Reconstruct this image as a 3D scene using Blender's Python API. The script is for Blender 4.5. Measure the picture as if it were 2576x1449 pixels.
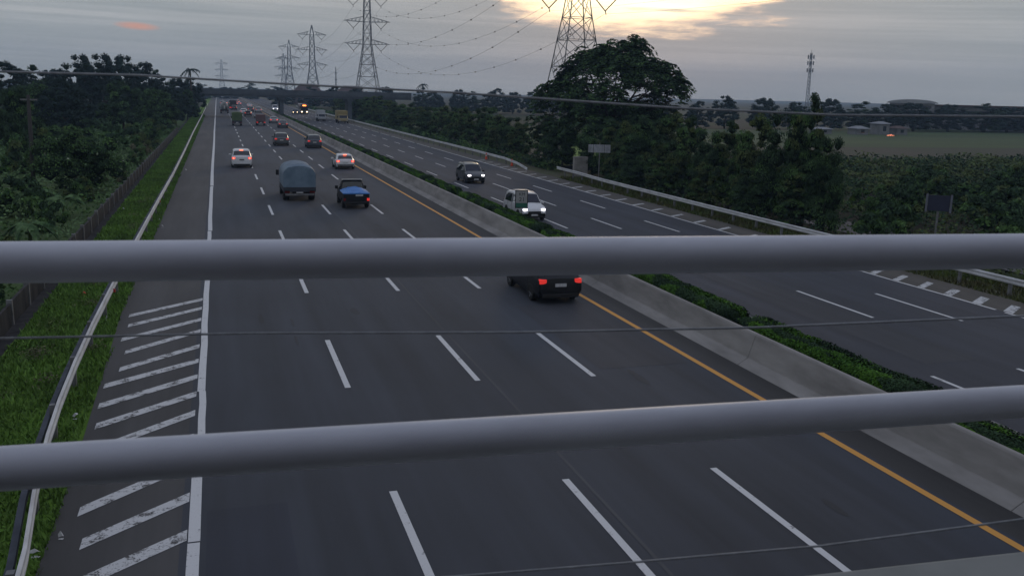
import bpy, bmesh, math, random
import numpy as np
from mathutils import Vector, Matrix, noise as mnoise

for o in list(bpy.data.objects): bpy.data.objects.remove(o)
C = bpy.context.scene.collection
S = bpy.context.scene

# ------------------------------------------------------------------ camera
CAM = Vector((0, 0, 7.989))
cd = bpy.data.cameras.new('camera'); cam = bpy.data.objects.new('camera', cd); C.objects.link(cam)
R_ = Vector((0.9545066, -0.29729704, 0.02305709)); U_ = Vector((0.03963271, 0.20312213, 0.97835098)); F_ = Vector((0.29554426, 0.93292865, -0.2056641))
M = Matrix((( R_.x, U_.x, -F_.x, CAM.x), (R_.y, U_.y, -F_.y, CAM.y), (R_.z, U_.z, -F_.z, CAM.z), (0, 0, 0, 1)))
cam.matrix_world = M
cd.sensor_width = 36; cd.lens = 2330.18 / 2576 * 36; cd.clip_start = 0.05; cd.clip_end = 9000
cd.dof.use_dof = True; cd.dof.focus_distance = 70; cd.dof.aperture_fstop = 9
S.camera = cam
S.view_settings.view_transform = 'Standard'; S.view_settings.look = 'None'
S.view_settings.exposure = 0.0; S.view_settings.gamma = 1.0
S.cycles.volume_bounces = 1; S.cycles.max_bounces = 6
S.cycles.volume_step_rate = 4.0

# ------------------------------------------------------------------ node helper
class NT:
    def __init__(s, tree): s.t = tree; s.n = tree.nodes; s.l = tree.links
    def new(s, typ, **kw):
        n = s.n.new(typ)
        for k, v in kw.items():
            if k[0] == 'i' and k[1:].isdigit(): s.put(n.inputs[int(k[1:])], v)
            elif k.startswith('in_'): s.put(n.inputs[k[3:].replace('_', ' ')], v)
            else: setattr(n, k, v)
        return n
    def put(s, inp, v):
        if hasattr(v, 'bl_idname') and hasattr(v, 'is_output'): s.l.new(v, inp)
        elif hasattr(v, 'outputs'): s.l.new(v.outputs[0], inp)
        else: inp.default_value = v
    def m(s, op, a, b=0.0, c=None, clamp=False):
        n = s.n.new('ShaderNodeMath'); n.operation = op; n.use_clamp = clamp
        s.put(n.inputs[0], a); s.put(n.inputs[1], b)
        if c is not None: s.put(n.inputs[2], c)
        return n.outputs[0]
    def mix(s, f, a, b):
        n = s.n.new('ShaderNodeMix'); n.data_type = 'RGBA'
        s.put(n.inputs[0], f); s.put(n.inputs[6], a); s.put(n.inputs[7], b)
        return n.outputs[2]
    def ramp(s, f, stops, interp='LINEAR'):
        n = s.n.new('ShaderNodeValToRGB'); n.color_ramp.interpolation = interp
        e = n.color_ramp.elements
        while len(e) < len(stops): e.new(0.5)
        for x, (p, c) in zip(e, stops):
            x.position = p; x.color = (*c, 1) if len(c) == 3 else c
        s.put(n.inputs[0], f); return n.outputs[0]
    def noise(s, vec, scale, detail=3, rough=0.5):
        n = s.n.new('ShaderNodeTexNoise'); n.inputs['Scale'].default_value = scale
        n.inputs['Detail'].default_value = detail; n.inputs['Roughness'].default_value = rough
        if vec is not None: s.put(n.inputs['Vector'], vec)
        return n.outputs[0]
def g3(v): return (v, v, v)
def c4(c): return (*c, 1)

# ------------------------------------------------------------------ world: dusk overcast with a gap of sunset light
SUN_AZ, SUN_EL = 25.0, 5.0
w = bpy.data.worlds.new('World'); S.world = w; w.use_nodes = True
nt = NT(w.node_tree); w.node_tree.nodes.clear()
out = nt.new('ShaderNodeOutputWorld'); bg = nt.new('ShaderNodeBackground')
nt.l.new(bg.outputs[0], out.inputs[0])
sky = nt.new('ShaderNodeTexSky'); sky.sky_type = 'NISHITA'; sky.sun_disc = False
sky.sun_elevation = math.radians(SUN_EL); sky.sun_rotation = math.radians(SUN_AZ)
sky.air_density = 1.5; sky.dust_density = 3
tc = nt.new('ShaderNodeTexCoord'); sep = nt.new('ShaderNodeSeparateXYZ'); nt.l.new(tc.outputs['Generated'], sep.inputs[0])
az = nt.m('MULTIPLY', nt.m('ARCTAN2', sep.outputs[0], sep.outputs[1]), 57.2958)
el = nt.m('MULTIPLY', nt.m('ARCSINE', sep.outputs[2]), 57.2958)
def skyvec(ka, ke, off=0.0, tilt=0.0):
    n = nt.new('ShaderNodeCombineXYZ')
    nt.put(n.inputs[0], nt.m('MULTIPLY', az, ka)); nt.put(n.inputs[1], nt.m('MULTIPLY', nt.m('ADD', el, nt.m('MULTIPLY', az, tilt)), ke)); n.inputs[2].default_value = off
    return n.outputs[0]
band = nt.noise(skyvec(0.05, 0.9, 3.0, 0.02), 1.0, 4, 0.5)
fine = nt.noise(skyvec(0.045, 5.5, 9.0, 0.022), 1.0, 3, 0.6)
cl = nt.m('ADD', nt.m('MULTIPLY', band, 0.60), nt.m('MULTIPLY', fine, 0.40))
cloud = nt.ramp(cl, [(0.28, (0.41, 0.47, 0.50)), (0.5, (0.525, 0.575, 0.60)), (0.74, (0.76, 0.775, 0.785))])
# lower, greyer belt near the horizon; bluer, brighter overhead
lowf = nt.m('SUBTRACT', 1.0, nt.m('DIVIDE', el, 3.2, clamp=True), clamp=True)
cloud = nt.mix(nt.m('MULTIPLY', lowf, 0.6), cloud, (0.435, 0.455, 0.455, 1))
highf = nt.m('DIVIDE', nt.m('SUBTRACT', el, 12.0), 45.0, clamp=True)
cloud = nt.mix(highf, cloud, (0.60, 0.66, 0.86, 1))
# gap of sunset light
wob = nt.m('SUBTRACT', nt.noise(skyvec(0.22, 1.3, 20.0), 1.0, 5, 0.6), 0.5)
da = nt.m('DIVIDE', nt.m('SUBTRACT', az, 24.2), 11.6); de = nt.m('DIVIDE', nt.m('SUBTRACT', el, 7.4), 4.25)
dist = nt.m('SQRT', nt.m('ADD', nt.m('MULTIPLY', da, da), nt.m('MULTIPLY', de, de)))
mask = nt.m('ADD', nt.m('SUBTRACT', 1.0, dist), nt.m('MULTIPLY', wob, 0.75))
glow = nt.ramp(nt.m('MULTIPLY', mask, 2.2, clamp=True), [(0.0, (0, 0, 0)), (0.12, (0.10,) * 3), (0.40, (0.8,) * 3), (0.7, (1, 1, 1))])
gcol = nt.ramp(nt.m('MULTIPLY', mask, 1.7, clamp=True), [(0.0, (0.95, 0.74, 0.66)), (0.16, (1.6, 1.15, 0.84)), (0.42, (2.4, 1.9, 1.22)), (1.0, (3.1, 2.75, 1.85))])
# grey streak of cloud lying inside the gap
sa = nt.m('DIVIDE', nt.m('SUBTRACT', az, 26.2), 3.0); se = nt.m('DIVIDE', nt.m('SUBTRACT', nt.m('ADD', el, nt.m('MULTIPLY', nt.m('SUBTRACT', az, 26.2), 0.035)), 4.98), 0.16)
streak = nt.m('SUBTRACT', 1.0, nt.m('ADD', nt.m('ADD', nt.m('MULTIPLY', sa, sa), nt.m('MULTIPLY', se, se)), nt.m('MULTIPLY', wob, 2.0)), clamp=True)
gf = nt.m('MULTIPLY', glow, nt.m('SUBTRACT', 1.0, nt.m('MULTIPLY', streak, 0.75)))
col = nt.mix(gf, cloud, gcol)
# small pink cloud far left
pa = nt.m('DIVIDE', nt.m('SUBTRACT', az, -4.1), 1.3); pe = nt.m('DIVIDE', nt.m('SUBTRACT', nt.m('ADD', el, nt.m('MULTIPLY', nt.m('ADD', az, 4.1), 0.05)), 3.15), 0.24)
pink = nt.m('SUBTRACT', 1.0, nt.m('ADD', nt.m('MULTIPLY', pa, pa), nt.m('MULTIPLY', pe, pe)), clamp=True)
col = nt.mix(nt.m('MULTIPLY', pink, 0.9), col, (1.0, 0.5, 0.36, 1))
skyc = nt.new('ShaderNodeVectorMath', operation='SCALE'); nt.l.new(sky.outputs[0], skyc.inputs[0]); skyc.inputs[3].default_value = 0.10
col = nt.mix(0.96, skyc.outputs[0], col)
nt.l.new(col, bg.inputs[0]); bg.inputs[1].default_value = 0.70

sd = bpy.data.lights.new('sun', 'SUN'); sun = bpy.data.objects.new('sun', sd); C.objects.link(sun)
sd.energy = 0.35; sd.angle = math.radians(14); sd.color = (1.0, 0.78, 0.55)
a_, e_ = math.radians(SUN_AZ), math.radians(SUN_EL + 2)
sv = Vector((math.sin(a_) * math.cos(e_), math.cos(a_) * math.cos(e_), math.sin(e_)))
sun.rotation_euler = sv.to_track_quat('Z', 'Y').to_euler(); sun.location = (0, 0, 60)

# ------------------------------------------------------------------ materials
MATS = {}
def mat(name, c1, c2=None, scale=4.0, rough=0.8, metal=0.0, bump=0.0, bscale=None, stretch=(1, 1, 1), lo=0.35, hi=0.65, spec=0.3, coords='Object', emit=None, es=0.0, coat=0.0, isl=0.0):
    if name in MATS: return MATS[name]
    m = bpy.data.materials.new(name); m.use_nodes = True; MATS[name] = m
    t = NT(m.node_tree); b = m.node_tree.nodes['Principled BSDF']
    tcn = t.new('ShaderNodeTexCoord'); mp = t.new('ShaderNodeMapping'); t.l.new(tcn.outputs[coords], mp.inputs[0]); mp.inputs['Scale'].default_value = stretch
    if c2 is None: c2 = tuple(x * 0.82 for x in c1)
    f = t.noise(mp.outputs[0], scale, 5, 0.6)
    colr = t.ramp(f, [(lo, c2), (hi, c1)])
    if isl:
        gi = t.new('ShaderNodeNewGeometry')
        r = t.m('ADD', 1.0 - isl, t.m('MULTIPLY', gi.outputs['Random Per Island'], 2 * isl))
        vm = t.new('ShaderNodeVectorMath', operation='SCALE'); t.l.new(colr, vm.inputs[0]); t.l.new(r, vm.inputs[3]); colr = vm.outputs[0]
    t.l.new(colr, b.inputs['Base Color'])
    b.inputs['Roughness'].default_value = rough; b.inputs['Metallic'].default_value = metal
    b.inputs['Specular IOR Level'].default_value = spec
    if coat: b.inputs['Coat Weight'].default_value = coat; b.inputs['Coat Roughness'].default_value = 0.08
    if bump:
        bn = t.new('ShaderNodeBump'); bn.inputs['Strength'].default_value = bump
        t.l.new(t.noise(mp.outputs[0], bscale or scale * 6, 4, 0.6), bn.inputs['Height']); t.l.new(bn.outputs[0], b.inputs['Normal'])
    if emit: b.inputs['Emission Color'].default_value = c4(emit); b.inputs['Emission Strength'].default_value = es
    return m

def asphalt(name, base, joint=True):
    m = bpy.data.materials.new(name); m.use_nodes = True
    t = NT(m.node_tree); b = m.node_tree.nodes['Principled BSDF']
    tcn = t.new('ShaderNodeTexCoord')
    mp = t.new('ShaderNodeMapping'); t.l.new(tcn.outputs['Object'], mp.inputs[0]); mp.inputs['Scale'].default_value = (0.9, 0.05, 1)
    streak = t.noise(mp.outputs[0], 1.0, 5, 0.6)
    blot = t.noise(tcn.outputs['Object'], 0.12, 4, 0.6)
    grain = t.noise(tcn.outputs['Object'], 14.0, 3, 0.8)
    v = t.m('ADD', t.m('ADD', t.m('MULTIPLY', streak, 0.62), t.m('MULTIPLY', blot, 0.30)), t.m('MULTIPLY', grain, 0.25))
    dark = tuple(x * 0.62 for x in base); light = tuple(x * 1.42 for x in base)
    colr = t.ramp(v, [(0.44, dark), (0.585, base), (0.74, light)])
    t.l.new(colr, b.inputs['Base Color'])
    t.l.new(t.m('ADD', 0.66, t.m('MULTIPLY', grain, 0.3)), b.inputs['Roughness'])
    b.inputs['Specular IOR Level'].default_value = 0.5
    bn = t.new('ShaderNodeBump'); bn.inputs['Strength'].default_value = 0.35; bn.inputs['Distance'].default_value = 0.01
    t.l.new(t.noise(tcn.outputs['Object'], 60.0, 3, 0.7), bn.inputs['Height']); t.l.new(bn.outputs[0], b.inputs['Normal'])
    return m

def worn_paint(name, col, under, worn=0.42):
    m = bpy.data.materials.new(name); m.use_nodes = True
    t = NT(m.node_tree); b = m.node_tree.nodes['Principled BSDF']
    tcn = t.new('ShaderNodeTexCoord')
    n1 = t.noise(tcn.outputs['Object'], 3.2, 6, 0.75); n2 = t.noise(tcn.outputs['Object'], 26.0, 3, 0.7)
    f = t.ramp(t.m('ADD', t.m('MULTIPLY', n1, 0.7), t.m('MULTIPLY', n2, 0.3)), [(worn - 0.035, g3(0)), (worn + 0.035, g3(1))])
    c = t.mix(n2, c4(tuple(x * 0.78 for x in col)), c4(col))
    t.l.new(t.mix(f, c4(under), c), b.inputs['Base Color']); b.inputs['Roughness'].default_value = 0.7
    return m

ASPH_L = asphalt('asphalt_main', (0.031, 0.036, 0.048))
ASPH_R = asphalt('asphalt_opposite', (0.031, 0.034, 0.046))
ASPH_S = asphalt('asphalt_shoulder', (0.052, 0.050, 0.051))
PATCH = asphalt('asphalt_patch', (0.024, 0.028, 0.042))
WHITE = worn_paint('paint_white', (0.66, 0.66, 0.66), (0.045, 0.045, 0.05), 0.395)
WORN = worn_paint('paint_white_worn', (0.60, 0.60, 0.60), (0.05, 0.047, 0.046), 0.455)
YELLOW = worn_paint('paint_yellow', (0.72, 0.34, 0.06), (0.2, 0.12, 0.05), 0.33)
CONC = mat('concrete_barrier', (0.31, 0.295, 0.28), (0.19, 0.18, 0.17), 1.0, 0.9, bump=0.25, bscale=20, stretch=(1, .35, 1.6), spec=0.2)
CONC_D = mat('concrete_dark', (0.065, 0.062, 0.062), (0.025, 0.025, 0.028), 1.5, 0.95, bump=0.3, stretch=(1, 1, 0.4), spec=0.1)
CONC_P = mat('concrete_parapet', (0.31, 0.32, 0.31), (0.22, 0.23, 0.22), 2.0, 0.9, bump=0.1, bscale=30)
BRIDGE = mat('concrete_overpass', (0.10, 0.115, 0.135), (0.07, 0.08, 0.095), 0.5, 0.9)
GALV = mat('galvanised_steel', (0.60, 0.61, 0.62), (0.42, 0.42, 0.43), 3.0, 0.6, metal=0.0, spec=0.4, stretch=(1, .3, 1))
GALV_D = mat('weathered_post', (0.20, 0.20, 0.21), (0.12, 0.12, 0.12), 4.0, 0.7, metal=0.2)
PIPE = mat('grey_pipe_paint', (0.64, 0.65, 0.70), (0.53, 0.535, 0.58), 6.0, 0.5, spec=0.4, bump=0.06, bscale=120, stretch=(.35, 1, 1))
CABLE = mat('cable_sheath', (0.38, 0.39, 0.40), (0.26, 0.27, 0.28), 30, 0.5)
STEEL = mat('pylon_steel', (0.17, 0.165, 0.165), (0.11, 0.105, 0.10), 0.5, 0.6, metal=0.3)
INSUL = mat('insulator', (0.12, 0.08, 0.06), None, 4, 0.4)
WIRE = mat('conductor', (0.16, 0.16, 0.17), None, 1, 0.5)
GRASS = mat('grass_verge', (0.115, 0.215, 0.032), (0.085, 0.15, 0.026), 0.9, 0.95, bump=0.6, bscale=14, spec=0.1)
GRASSB = mat('grass_blades', (0.140, 0.255, 0.050), (0.090, 0.155, 0.038), 0.35, 0.9, spec=0.1, isl=0.35)
FIELD = mat('field_ground', (0.034, 0.048, 0.020), (0.034, 0.030, 0.020), 0.022, 0.95, bump=0.3, bscale=2.0, lo=0.42, hi=0.6, spec=0.1)
SOIL = mat('soil', (0.060, 0.045, 0.035), (0.035, 0.028, 0.022), 2.0, 0.95, bump=0.4)
RUBBER = mat('tyre_rubber', (0.020, 0.020, 0.021), None, 20, 0.85)
RIM = mat('alloy_rim', (0.45, 0.46, 0.48), (0.30, 0.30, 0.32), 10, 0.35, metal=0.8)
GLASS = mat('tinted_glass', (0.012, 0.014, 0.020), (0.010, 0.011, 0.015), 3, 0.06, spec=0.9)
GLASSF = mat('windscreen_glass', (0.014, 0.018, 0.032), (0.011, 0.014, 0.026), 3, 0.2, spec=0.35)
BLACKP = mat('black_plastic', (0.018, 0.018, 0.019), None, 10, 0.6)
PLATE = mat('plate_white', (0.55, 0.55, 0.56), (0.40, 0.40, 0.42), 18, 0.5, stretch=(1, 1, .2))
PLATEK = mat('plate_black', (0.03, 0.03, 0.03), (0.16, 0.16, 0.16), 22, 0.5)
BARK = mat('bark', (0.070, 0.055, 0.042), (0.035, 0.028, 0.022), 6, 0.95, bump=0.5, stretch=(1, 1, .2))
def lamp(name, col, s): return mat(name, tuple(min(1, x) for x in col), None, 3, 0.4, emit=col, es=s)
TAIL = lamp('tail_lamp_lit', (1.0, 0.05, 0.04), 0.42)
TAILD = lamp('tail_lamp_dim', (0.9, 0.05, 0.04), 0.55)
BRAKE = lamp('brake_lamp_lit', (1.0, 0.03, 0.02), 1.3)
BULB = lamp('brake_bulb', (1.0, 0.16, 0.09), 3.2)
TAILOFF = mat('tail_lamp_off', (0.16, 0.012, 0.012), None, 8, 0.25)
HEADW = lamp('head_lamp_white', (1.0, 0.95, 1.0), 4.5)
HEADB = lamp('head_lamp_blue', (0.45, 0.50, 1.0), 5.0)
HEADY = lamp('head_lamp_warm', (1.0, 0.75, 0.45), 5.0)
HEADOFF = mat('head_lamp_glass', (0.35, 0.36, 0.38), None, 8, 0.15, spec=0.8)
MARQ = lamp('marquee_orange', (1.0, 0.22, 0.04), 5.0)
FLAME = lamp('flame', (1.0, 0.30, 0.16), 0.8)
def paint(name, c): return mat('paint_' + name, c, tuple(x * 0.88 for x in c), 1.5, 0.32, spec=0.5, coat=0.5)

# foliage: base colours by kind; far is bluer, inner core darker
def leafmat(name, a, b, sc=0.5): return mat('leaf_' + name, a, b, sc, 0.85, spec=0.05, isl=0.4, lo=0.38, hi=0.62)
LF_DARK = leafmat('dark', (0.048, 0.086, 0.040), (0.025, 0.046, 0.025))
LF_MID = leafmat('mid', (0.092, 0.165, 0.052), (0.044, 0.086, 0.030))
LF_OLIVE = leafmat('olive', (0.098, 0.128, 0.044), (0.048, 0.068, 0.026))
LF_UNDER = leafmat('under', (0.150, 0.225, 0.100), (0.088, 0.145, 0.062), 0.12)
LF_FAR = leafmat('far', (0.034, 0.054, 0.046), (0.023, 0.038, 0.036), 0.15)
LF_HEDGE = leafmat('hedge', (0.088, 0.19, 0.028), (0.042, 0.10, 0.020), 0.8)
LF_BRIGHT = leafmat('bright', (0.10, 0.19, 0.03), (0.055, 0.12, 0.025))
LF_PALE = leafmat('pale', (0.26, 0.28, 0.22), (0.16, 0.19, 0.13))
LF_STRAW = leafmat('straw', (0.19, 0.17, 0.11), (0.10, 0.10, 0.06))
LF_BANANA = leafmat('banana', (0.10, 0.16, 0.07), (0.03, 0.06, 0.025), 1.5)
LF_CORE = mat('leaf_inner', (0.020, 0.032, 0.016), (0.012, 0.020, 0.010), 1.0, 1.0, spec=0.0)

# ------------------------------------------------------------------ mesh helpers
class MB:
    def __init__(s): s.v = []; s.f = []; s.mi = []
    def add(s, vs, fs, mi=0):
        n = len(s.v); s.v += [tuple(p) for p in vs]; s.f += [tuple(i + n for i in f) for f in fs]; s.mi += [mi] * len(fs); return s
    def box(s, x0, x1, y0, y1, z0, z1, mi=0):
        v = [(x, y, z) for z in (z0, z1) for y in (y0, y1) for x in (x0, x1)]
        return s.add(v, [(0, 2, 3, 1), (4, 5, 7, 6), (0, 1, 5, 4), (2, 6, 7, 3), (0, 4, 6, 2), (1, 3, 7, 5)], mi)
    def quad(s, a, b, c, d, mi=0): return s.add([a, b, c, d], [(0, 1, 2, 3)], mi)
    def tube(s, pts, r, n=8, cap=True, mi=0):
        pts = [Vector(p) for p in pts]; rs = r if isinstance(r, (list, tuple)) else [r] * len(pts)
        vs = []; fs = []
        for i, p in enumerate(pts):
            d = (pts[min(i + 1, len(pts) - 1)] - pts[max(i - 1, 0)]).normalized()
            a = d.cross(Vector((0, 0, 1)) if abs(d.z) < 0.9 else Vector((1, 0, 0))).normalized(); b = d.cross(a)
            for k in range(n):
                t = 2 * math.pi * k / n; vs.append(p + (a * math.cos(t) + b * math.sin(t)) * rs[i])
        for i in range(len(pts) - 1):
            for k in range(n):
                k2 = (k + 1) % n; fs.append((i * n + k, i * n + k2, (i + 1) * n + k2, (i + 1) * n + k))
        if cap: fs.append(tuple(range(n))[::-1]); fs.append(tuple((len(pts) - 1) * n + k for k in range(n)))
        return s.add(vs, fs, mi)
    def strip(s, path, prof, mi=0, cap=True):
        # path: list of (x,y,z); prof: list of (dx,dz) offsets, extruded along the path
        vs = []; fs = []; n = len(prof); pts = [Vector(p) for p in path]
        for i, p in enumerate(pts):
            d = (pts[min(i + 1, len(pts) - 1)] - pts[max(i - 1, 0)]); d.z = 0; d.normalize(); r = Vector((d.y, -d.x, 0))
            for dx, dz in prof: vs.append(p + r * dx + Vector((0, 0, dz)))
        for i in range(len(pts) - 1):
            for k in range(n):
                k2 = (k + 1) % n; fs.append((i * n + k, (i + 1) * n + k, (i + 1) * n + k2, i * n + k2))
        if cap: fs.append(tuple(range(n))); fs.append(tuple((len(pts) - 1) * n + k for k in range(n))[::-1])
        return s.add(vs, fs, mi)
    def build(s, name, mats, parent=None, smooth=False, sharp=None, bevel=0):
        me = bpy.data.meshes.new(name); me.from_pydata(s.v, [], s.f)
        if not isinstance(mats, (list, tuple)): mats = [mats]
        for m in mats: me.materials.append(m)
        if any(s.mi): me.polygons.foreach_set('material_index', s.mi)
        bm = bmesh.new(); bm.from_mesh(me); bmesh.ops.recalc_face_normals(bm, faces=bm.faces); bm.to_mesh(me); bm.free()
        if smooth: me.shade_smooth()
        if sharp: me.set_sharp_from_angle(angle=math.radians(sharp))
        return link(name, me, parent, bevel)
def link(name, me, parent=None, bevel=0):
    o = bpy.data.objects.new(name, me); C.objects.link(o)
    if parent: o.parent = parent
    if bevel:
        b = o.modifiers.new('bevel', 'BEVEL'); b.width = bevel; b.segments = 2; b.limit_method = 'ANGLE'; b.angle_limit = math.radians(28)
    return o
def _w(l): return len(l.split())
def tag(o, label=None, cat=None, group=None, kind=None):
    if label: o['label'] = label
    if cat: o['category'] = cat
    if group: o['group'] = group
    if kind: o['kind'] = kind
    return o
def empty(name, loc, rz=0.0, **kw):
    o = bpy.data.objects.new(name, None); C.objects.link(o); o.location = loc; o.rotation_euler = (0, 0, rz); o.empty_display_size = 0.3
    return tag(o, **kw)
def copy_tree(root):
    c = root.copy(); C.objects.link(c)
    for ch in root.children:
        d = ch.copy(); C.objects.link(d); d.parent = c
        for g in ch.children:
            e = g.copy(); C.objects.link(e); e.parent = d
    return c

# ------------------------------------------------------------------ setting
def sheet(name, x0, x1, y0, y1, z, m, ny=1):
    b = MB(); ys = np.linspace(y0, y1, ny + 1)
    for i in range(ny): b.quad((x0, ys[i], z), (x1, ys[i], z), (x1, ys[i + 1], z), (x0, ys[i + 1], z))
    return tag(b.build(name, m), kind='structure')
sheet('ground', -3000, 3000, -300, 4500, -0.62, FIELD)
# terrain beside the road: gently uneven sheet
b = MB()
def terr(x0, x1, y0, y1, nx, ny, zf):
    n0 = len(b.v); xs = np.linspace(x0, x1, nx + 1); ys = np.linspace(y0, y1, ny + 1)
    vs = [(x, y, zf(x, y)) for y in ys for x in xs]
    fs = [(j * (nx + 1) + i, j * (nx + 1) + i + 1, (j + 1) * (nx + 1) + i + 1, (j + 1) * (nx + 1) + i) for j in range(ny) for i in range(nx)]
    b.add(vs, fs)
terr(-90, -7.15, 0, 320, 60, 200, lambda x, y: -0.30 + 0.28 * mnoise.noise(Vector((x * .12, y * .12, 0))) + .12 * mnoise.noise(Vector((x * .5, y * .5, 5))) - min(.2, (-7.15 - x) * .03))
o = b.build('rough_ground', mat('rough_ground', (0.085, 0.135, 0.045), (0.050, 0.075, 0.030), 0.12, 0.95, bump=0.8, bscale=5, spec=0.1), smooth=True); tag(o, kind='structure')
sheet('road_left', -0.95, 14.05, -20, 1400, 0.0, ASPH_L)
b = MB()
for y0, y1, xa, xb in [(-20, 20, -3.1, -3.2), (20, 36, -3.2, -3.6), (36, 70, -3.6, -3.55), (70, 276, -3.55, -3.9), (276, 1400, -3.9, -4.0)]:
    b.quad((xa, y0, 0.0), (-0.95, y0, 0.0), (-0.95, y1, 0.0), (xb, y1, 0.0))
tag(b.build('shoulder_left', ASPH_S), kind='structure')
sheet('shoulder_median', 14.05, 14.92, -20, 1400, 0.0, asphalt('asphalt_median', (0.036, 0.034, 0.033)))
RZ = -0.45
sheet('road_right', 17.6, 31.0, -20, 1400, RZ, ASPH_R)
sheet('shoulder_right', 31.0, 33.2, -20, 1400, RZ, asphalt('asphalt_shoulder_b', (0.070, 0.062, 0.052)))
b = MB()
for y0, y1, xa, xb in [(-20, 20, -3.1, -3.2), (20, 36, -3.2, -3.6), (36, 70, -3.6, -3.55), (70, 276, -3.55, -3.9), (276, 900, -3.9, -4.0)]:
    b.quad((-6.45, y0, -0.03), (xa + .05, y0, -0.03), (xb + .05, y1, -0.03), (-6.45, y1, -0.03))
tag(b.build('grass_verge', GRASS), kind='structure')
b = MB(); b.quad((-7.2, -20, -0.06), (-6.35, -20, -0.06), (-6.35, 900, -0.06), (-7.2, 900, -0.06))
tag(b.build('drain_strip', CONC_D), kind='structure')
VR = mat('verge_right', (0.062, 0.080, 0.028), (0.085, 0.075, 0.05), 0.8, 0.95, bump=.5, bscale=12)
b = MB(); b.quad((33.1, -20, RZ - .01), (36.5, -20, RZ - .05), (36.5, 900, RZ - .05), (33.1, 900, RZ - .01)); tag(b.build('verge_right', VR), kind='structure')
sheet('service_road', 39.5, 43.5, -20, 58, RZ - .12, asphalt('asphalt_service', (0.10, 0.095, 0.10)))
# fields on the right
fd = MB(); fd.quad((44, 112, -.55), (330, 112, -.55), (330, 150, -.55), (44, 150, -.55)); tag(fd.build('dry_field', mat('dry_field', (0.046, 0.040, 0.028), (0.030, 0.038, 0.017), 0.05, .95, bump=.4, bscale=2.)), kind='structure')
fd = MB(); fd.quad((44, 150, -.54), (420, 150, -.54), (420, 232, -.54), (44, 232, -.54)); tag(fd.build('green_field', mat('green_field', (0.045, 0.076, 0.020), (0.034, 0.054, 0.018), 0.06, .95, bump=.4, bscale=2., stretch=(.3, 1, 1))), kind='structure')
# asphalt patches and the long paving joint
sheet('asphalt_repair_patch', -0.5, 1.0, 9, 17.5, 0.004, PATCH)
sheet('asphalt_repair_patch', 0.3, 9.6, 42, 53.6, 0.004, asphalt('asphalt_patch_b', (0.031, 0.034, 0.043)))
sheet('paving_joint', 7.05, 7.13, 8, 90, 0.005, asphalt('asphalt_joint', (0.05, 0.053, 0.06)))

rs = random.Random(8); OIL = asphalt('asphalt_oil', (0.024, 0.026, 0.032)); b = MB()
for lx in (1.3, 4.9, 8.5, 12.0):
    for k in range(5):
        y = rs.uniform(12, 90); x = lx + rs.uniform(-.9, .9); n = 9; a0 = rs.uniform(.06, .22); L_ = rs.uniform(.25, 1.0)
        pts = [(x + a0 * math.cos(6.283 * j / n) * rs.uniform(.6, 1), y + L_ * math.sin(6.283 * j / n) * rs.uniform(.7, 1), .004) for j in range(n)]
        b.add(pts, [tuple(range(n))])
tag(b.build('oil_stains', OIL), kind='structure')
sheet('asphalt_repair_patch', 10.6, 13.5, 24.5, 33, 0.004, asphalt('asphalt_patch_c', (0.030, 0.032, 0.040)))
sheet('asphalt_repair_patch', 22.0, 24.3, 24, 44, RZ + .004, asphalt('asphalt_patch_d', (0.036, 0.038, 0.047)))
# ------------------------------------------------------------------ markings
mk = MB(); random.seed(3)
zM = 0.008
def dash(b, x, y0, ln, wd, z):
    e = random.uniform(-.06, .06); b.quad((x - wd / 2, y0 + e, z), (x + wd / 2, y0 + e, z), (x + wd / 2, y0 + ln + e, z), (x - wd / 2, y0 + ln + e, z))
for X, off in ((3.10, 0.35), (6.73, 0.1), (10.12, -0.15)):
    for k in range(-1, 90): dash(mk, X, 12.39 + 12.052 * k + off - (0.35 if k < 2 else 0), 5.1, 0.16, zM)
for X, y0, per in ((21.2, 55.4, 12.6), (24.65, 54.7, 12.35), (27.9, 52.9, 12.1)):
    for k in range(-4, 60):
        if not (X == 21.2 and k == -2): dash(mk, X, y0 + per * k, 5.2, 0.15, RZ + .008)
# left edge line: slightly wandering, with breaks
ys = [6, 9.5, 13, 16.4]; 
def wob_line(b, y0, y1, x, wd, z, step=3.0, amp=.03):
    y = y0; px = x + random.uniform(-amp, amp)
    while y < y1:
        yn = min(y + step, y1); nx = x + random.uniform(-amp, amp)
        b.quad((px - wd / 2, y, z), (px + wd / 2, y, z), (nx + wd / 2, yn, z), (nx - wd / 2, yn, z)); px = nx; y = yn
wob_line(mk, 8, 16.2, -0.72, 0.21, zM, 1.5, .015); wob_line(mk, 16.25, 20.3, -0.71, 0.21, zM, 1.5, .015); wob_line(mk, 20.4, 25.0, -0.68, 0.17, zM, 1.2, .03)
wob_line(mk, 25.0, 54.3, -0.71, 0.20, zM, 2.5, .018); wob_line(mk, 54.45, 79.4, -0.70, 0.23, zM, 6); wob_line(mk, 79.8, 1000, -0.72, 0.26, zM, 12)
wob_line(mk, -15, 29.6, 30.9, 0.14, RZ + .008); wob_line(mk, 30.1, 140, 30.9, 0.14, RZ + .008)
for k in range(40): dash(mk, 30.9, 141 + 12 * k, 10, .14, RZ + .008)
o = mk.build('lane_markings', WHITE); tag(o, kind='structure')
hb = MB()
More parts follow.
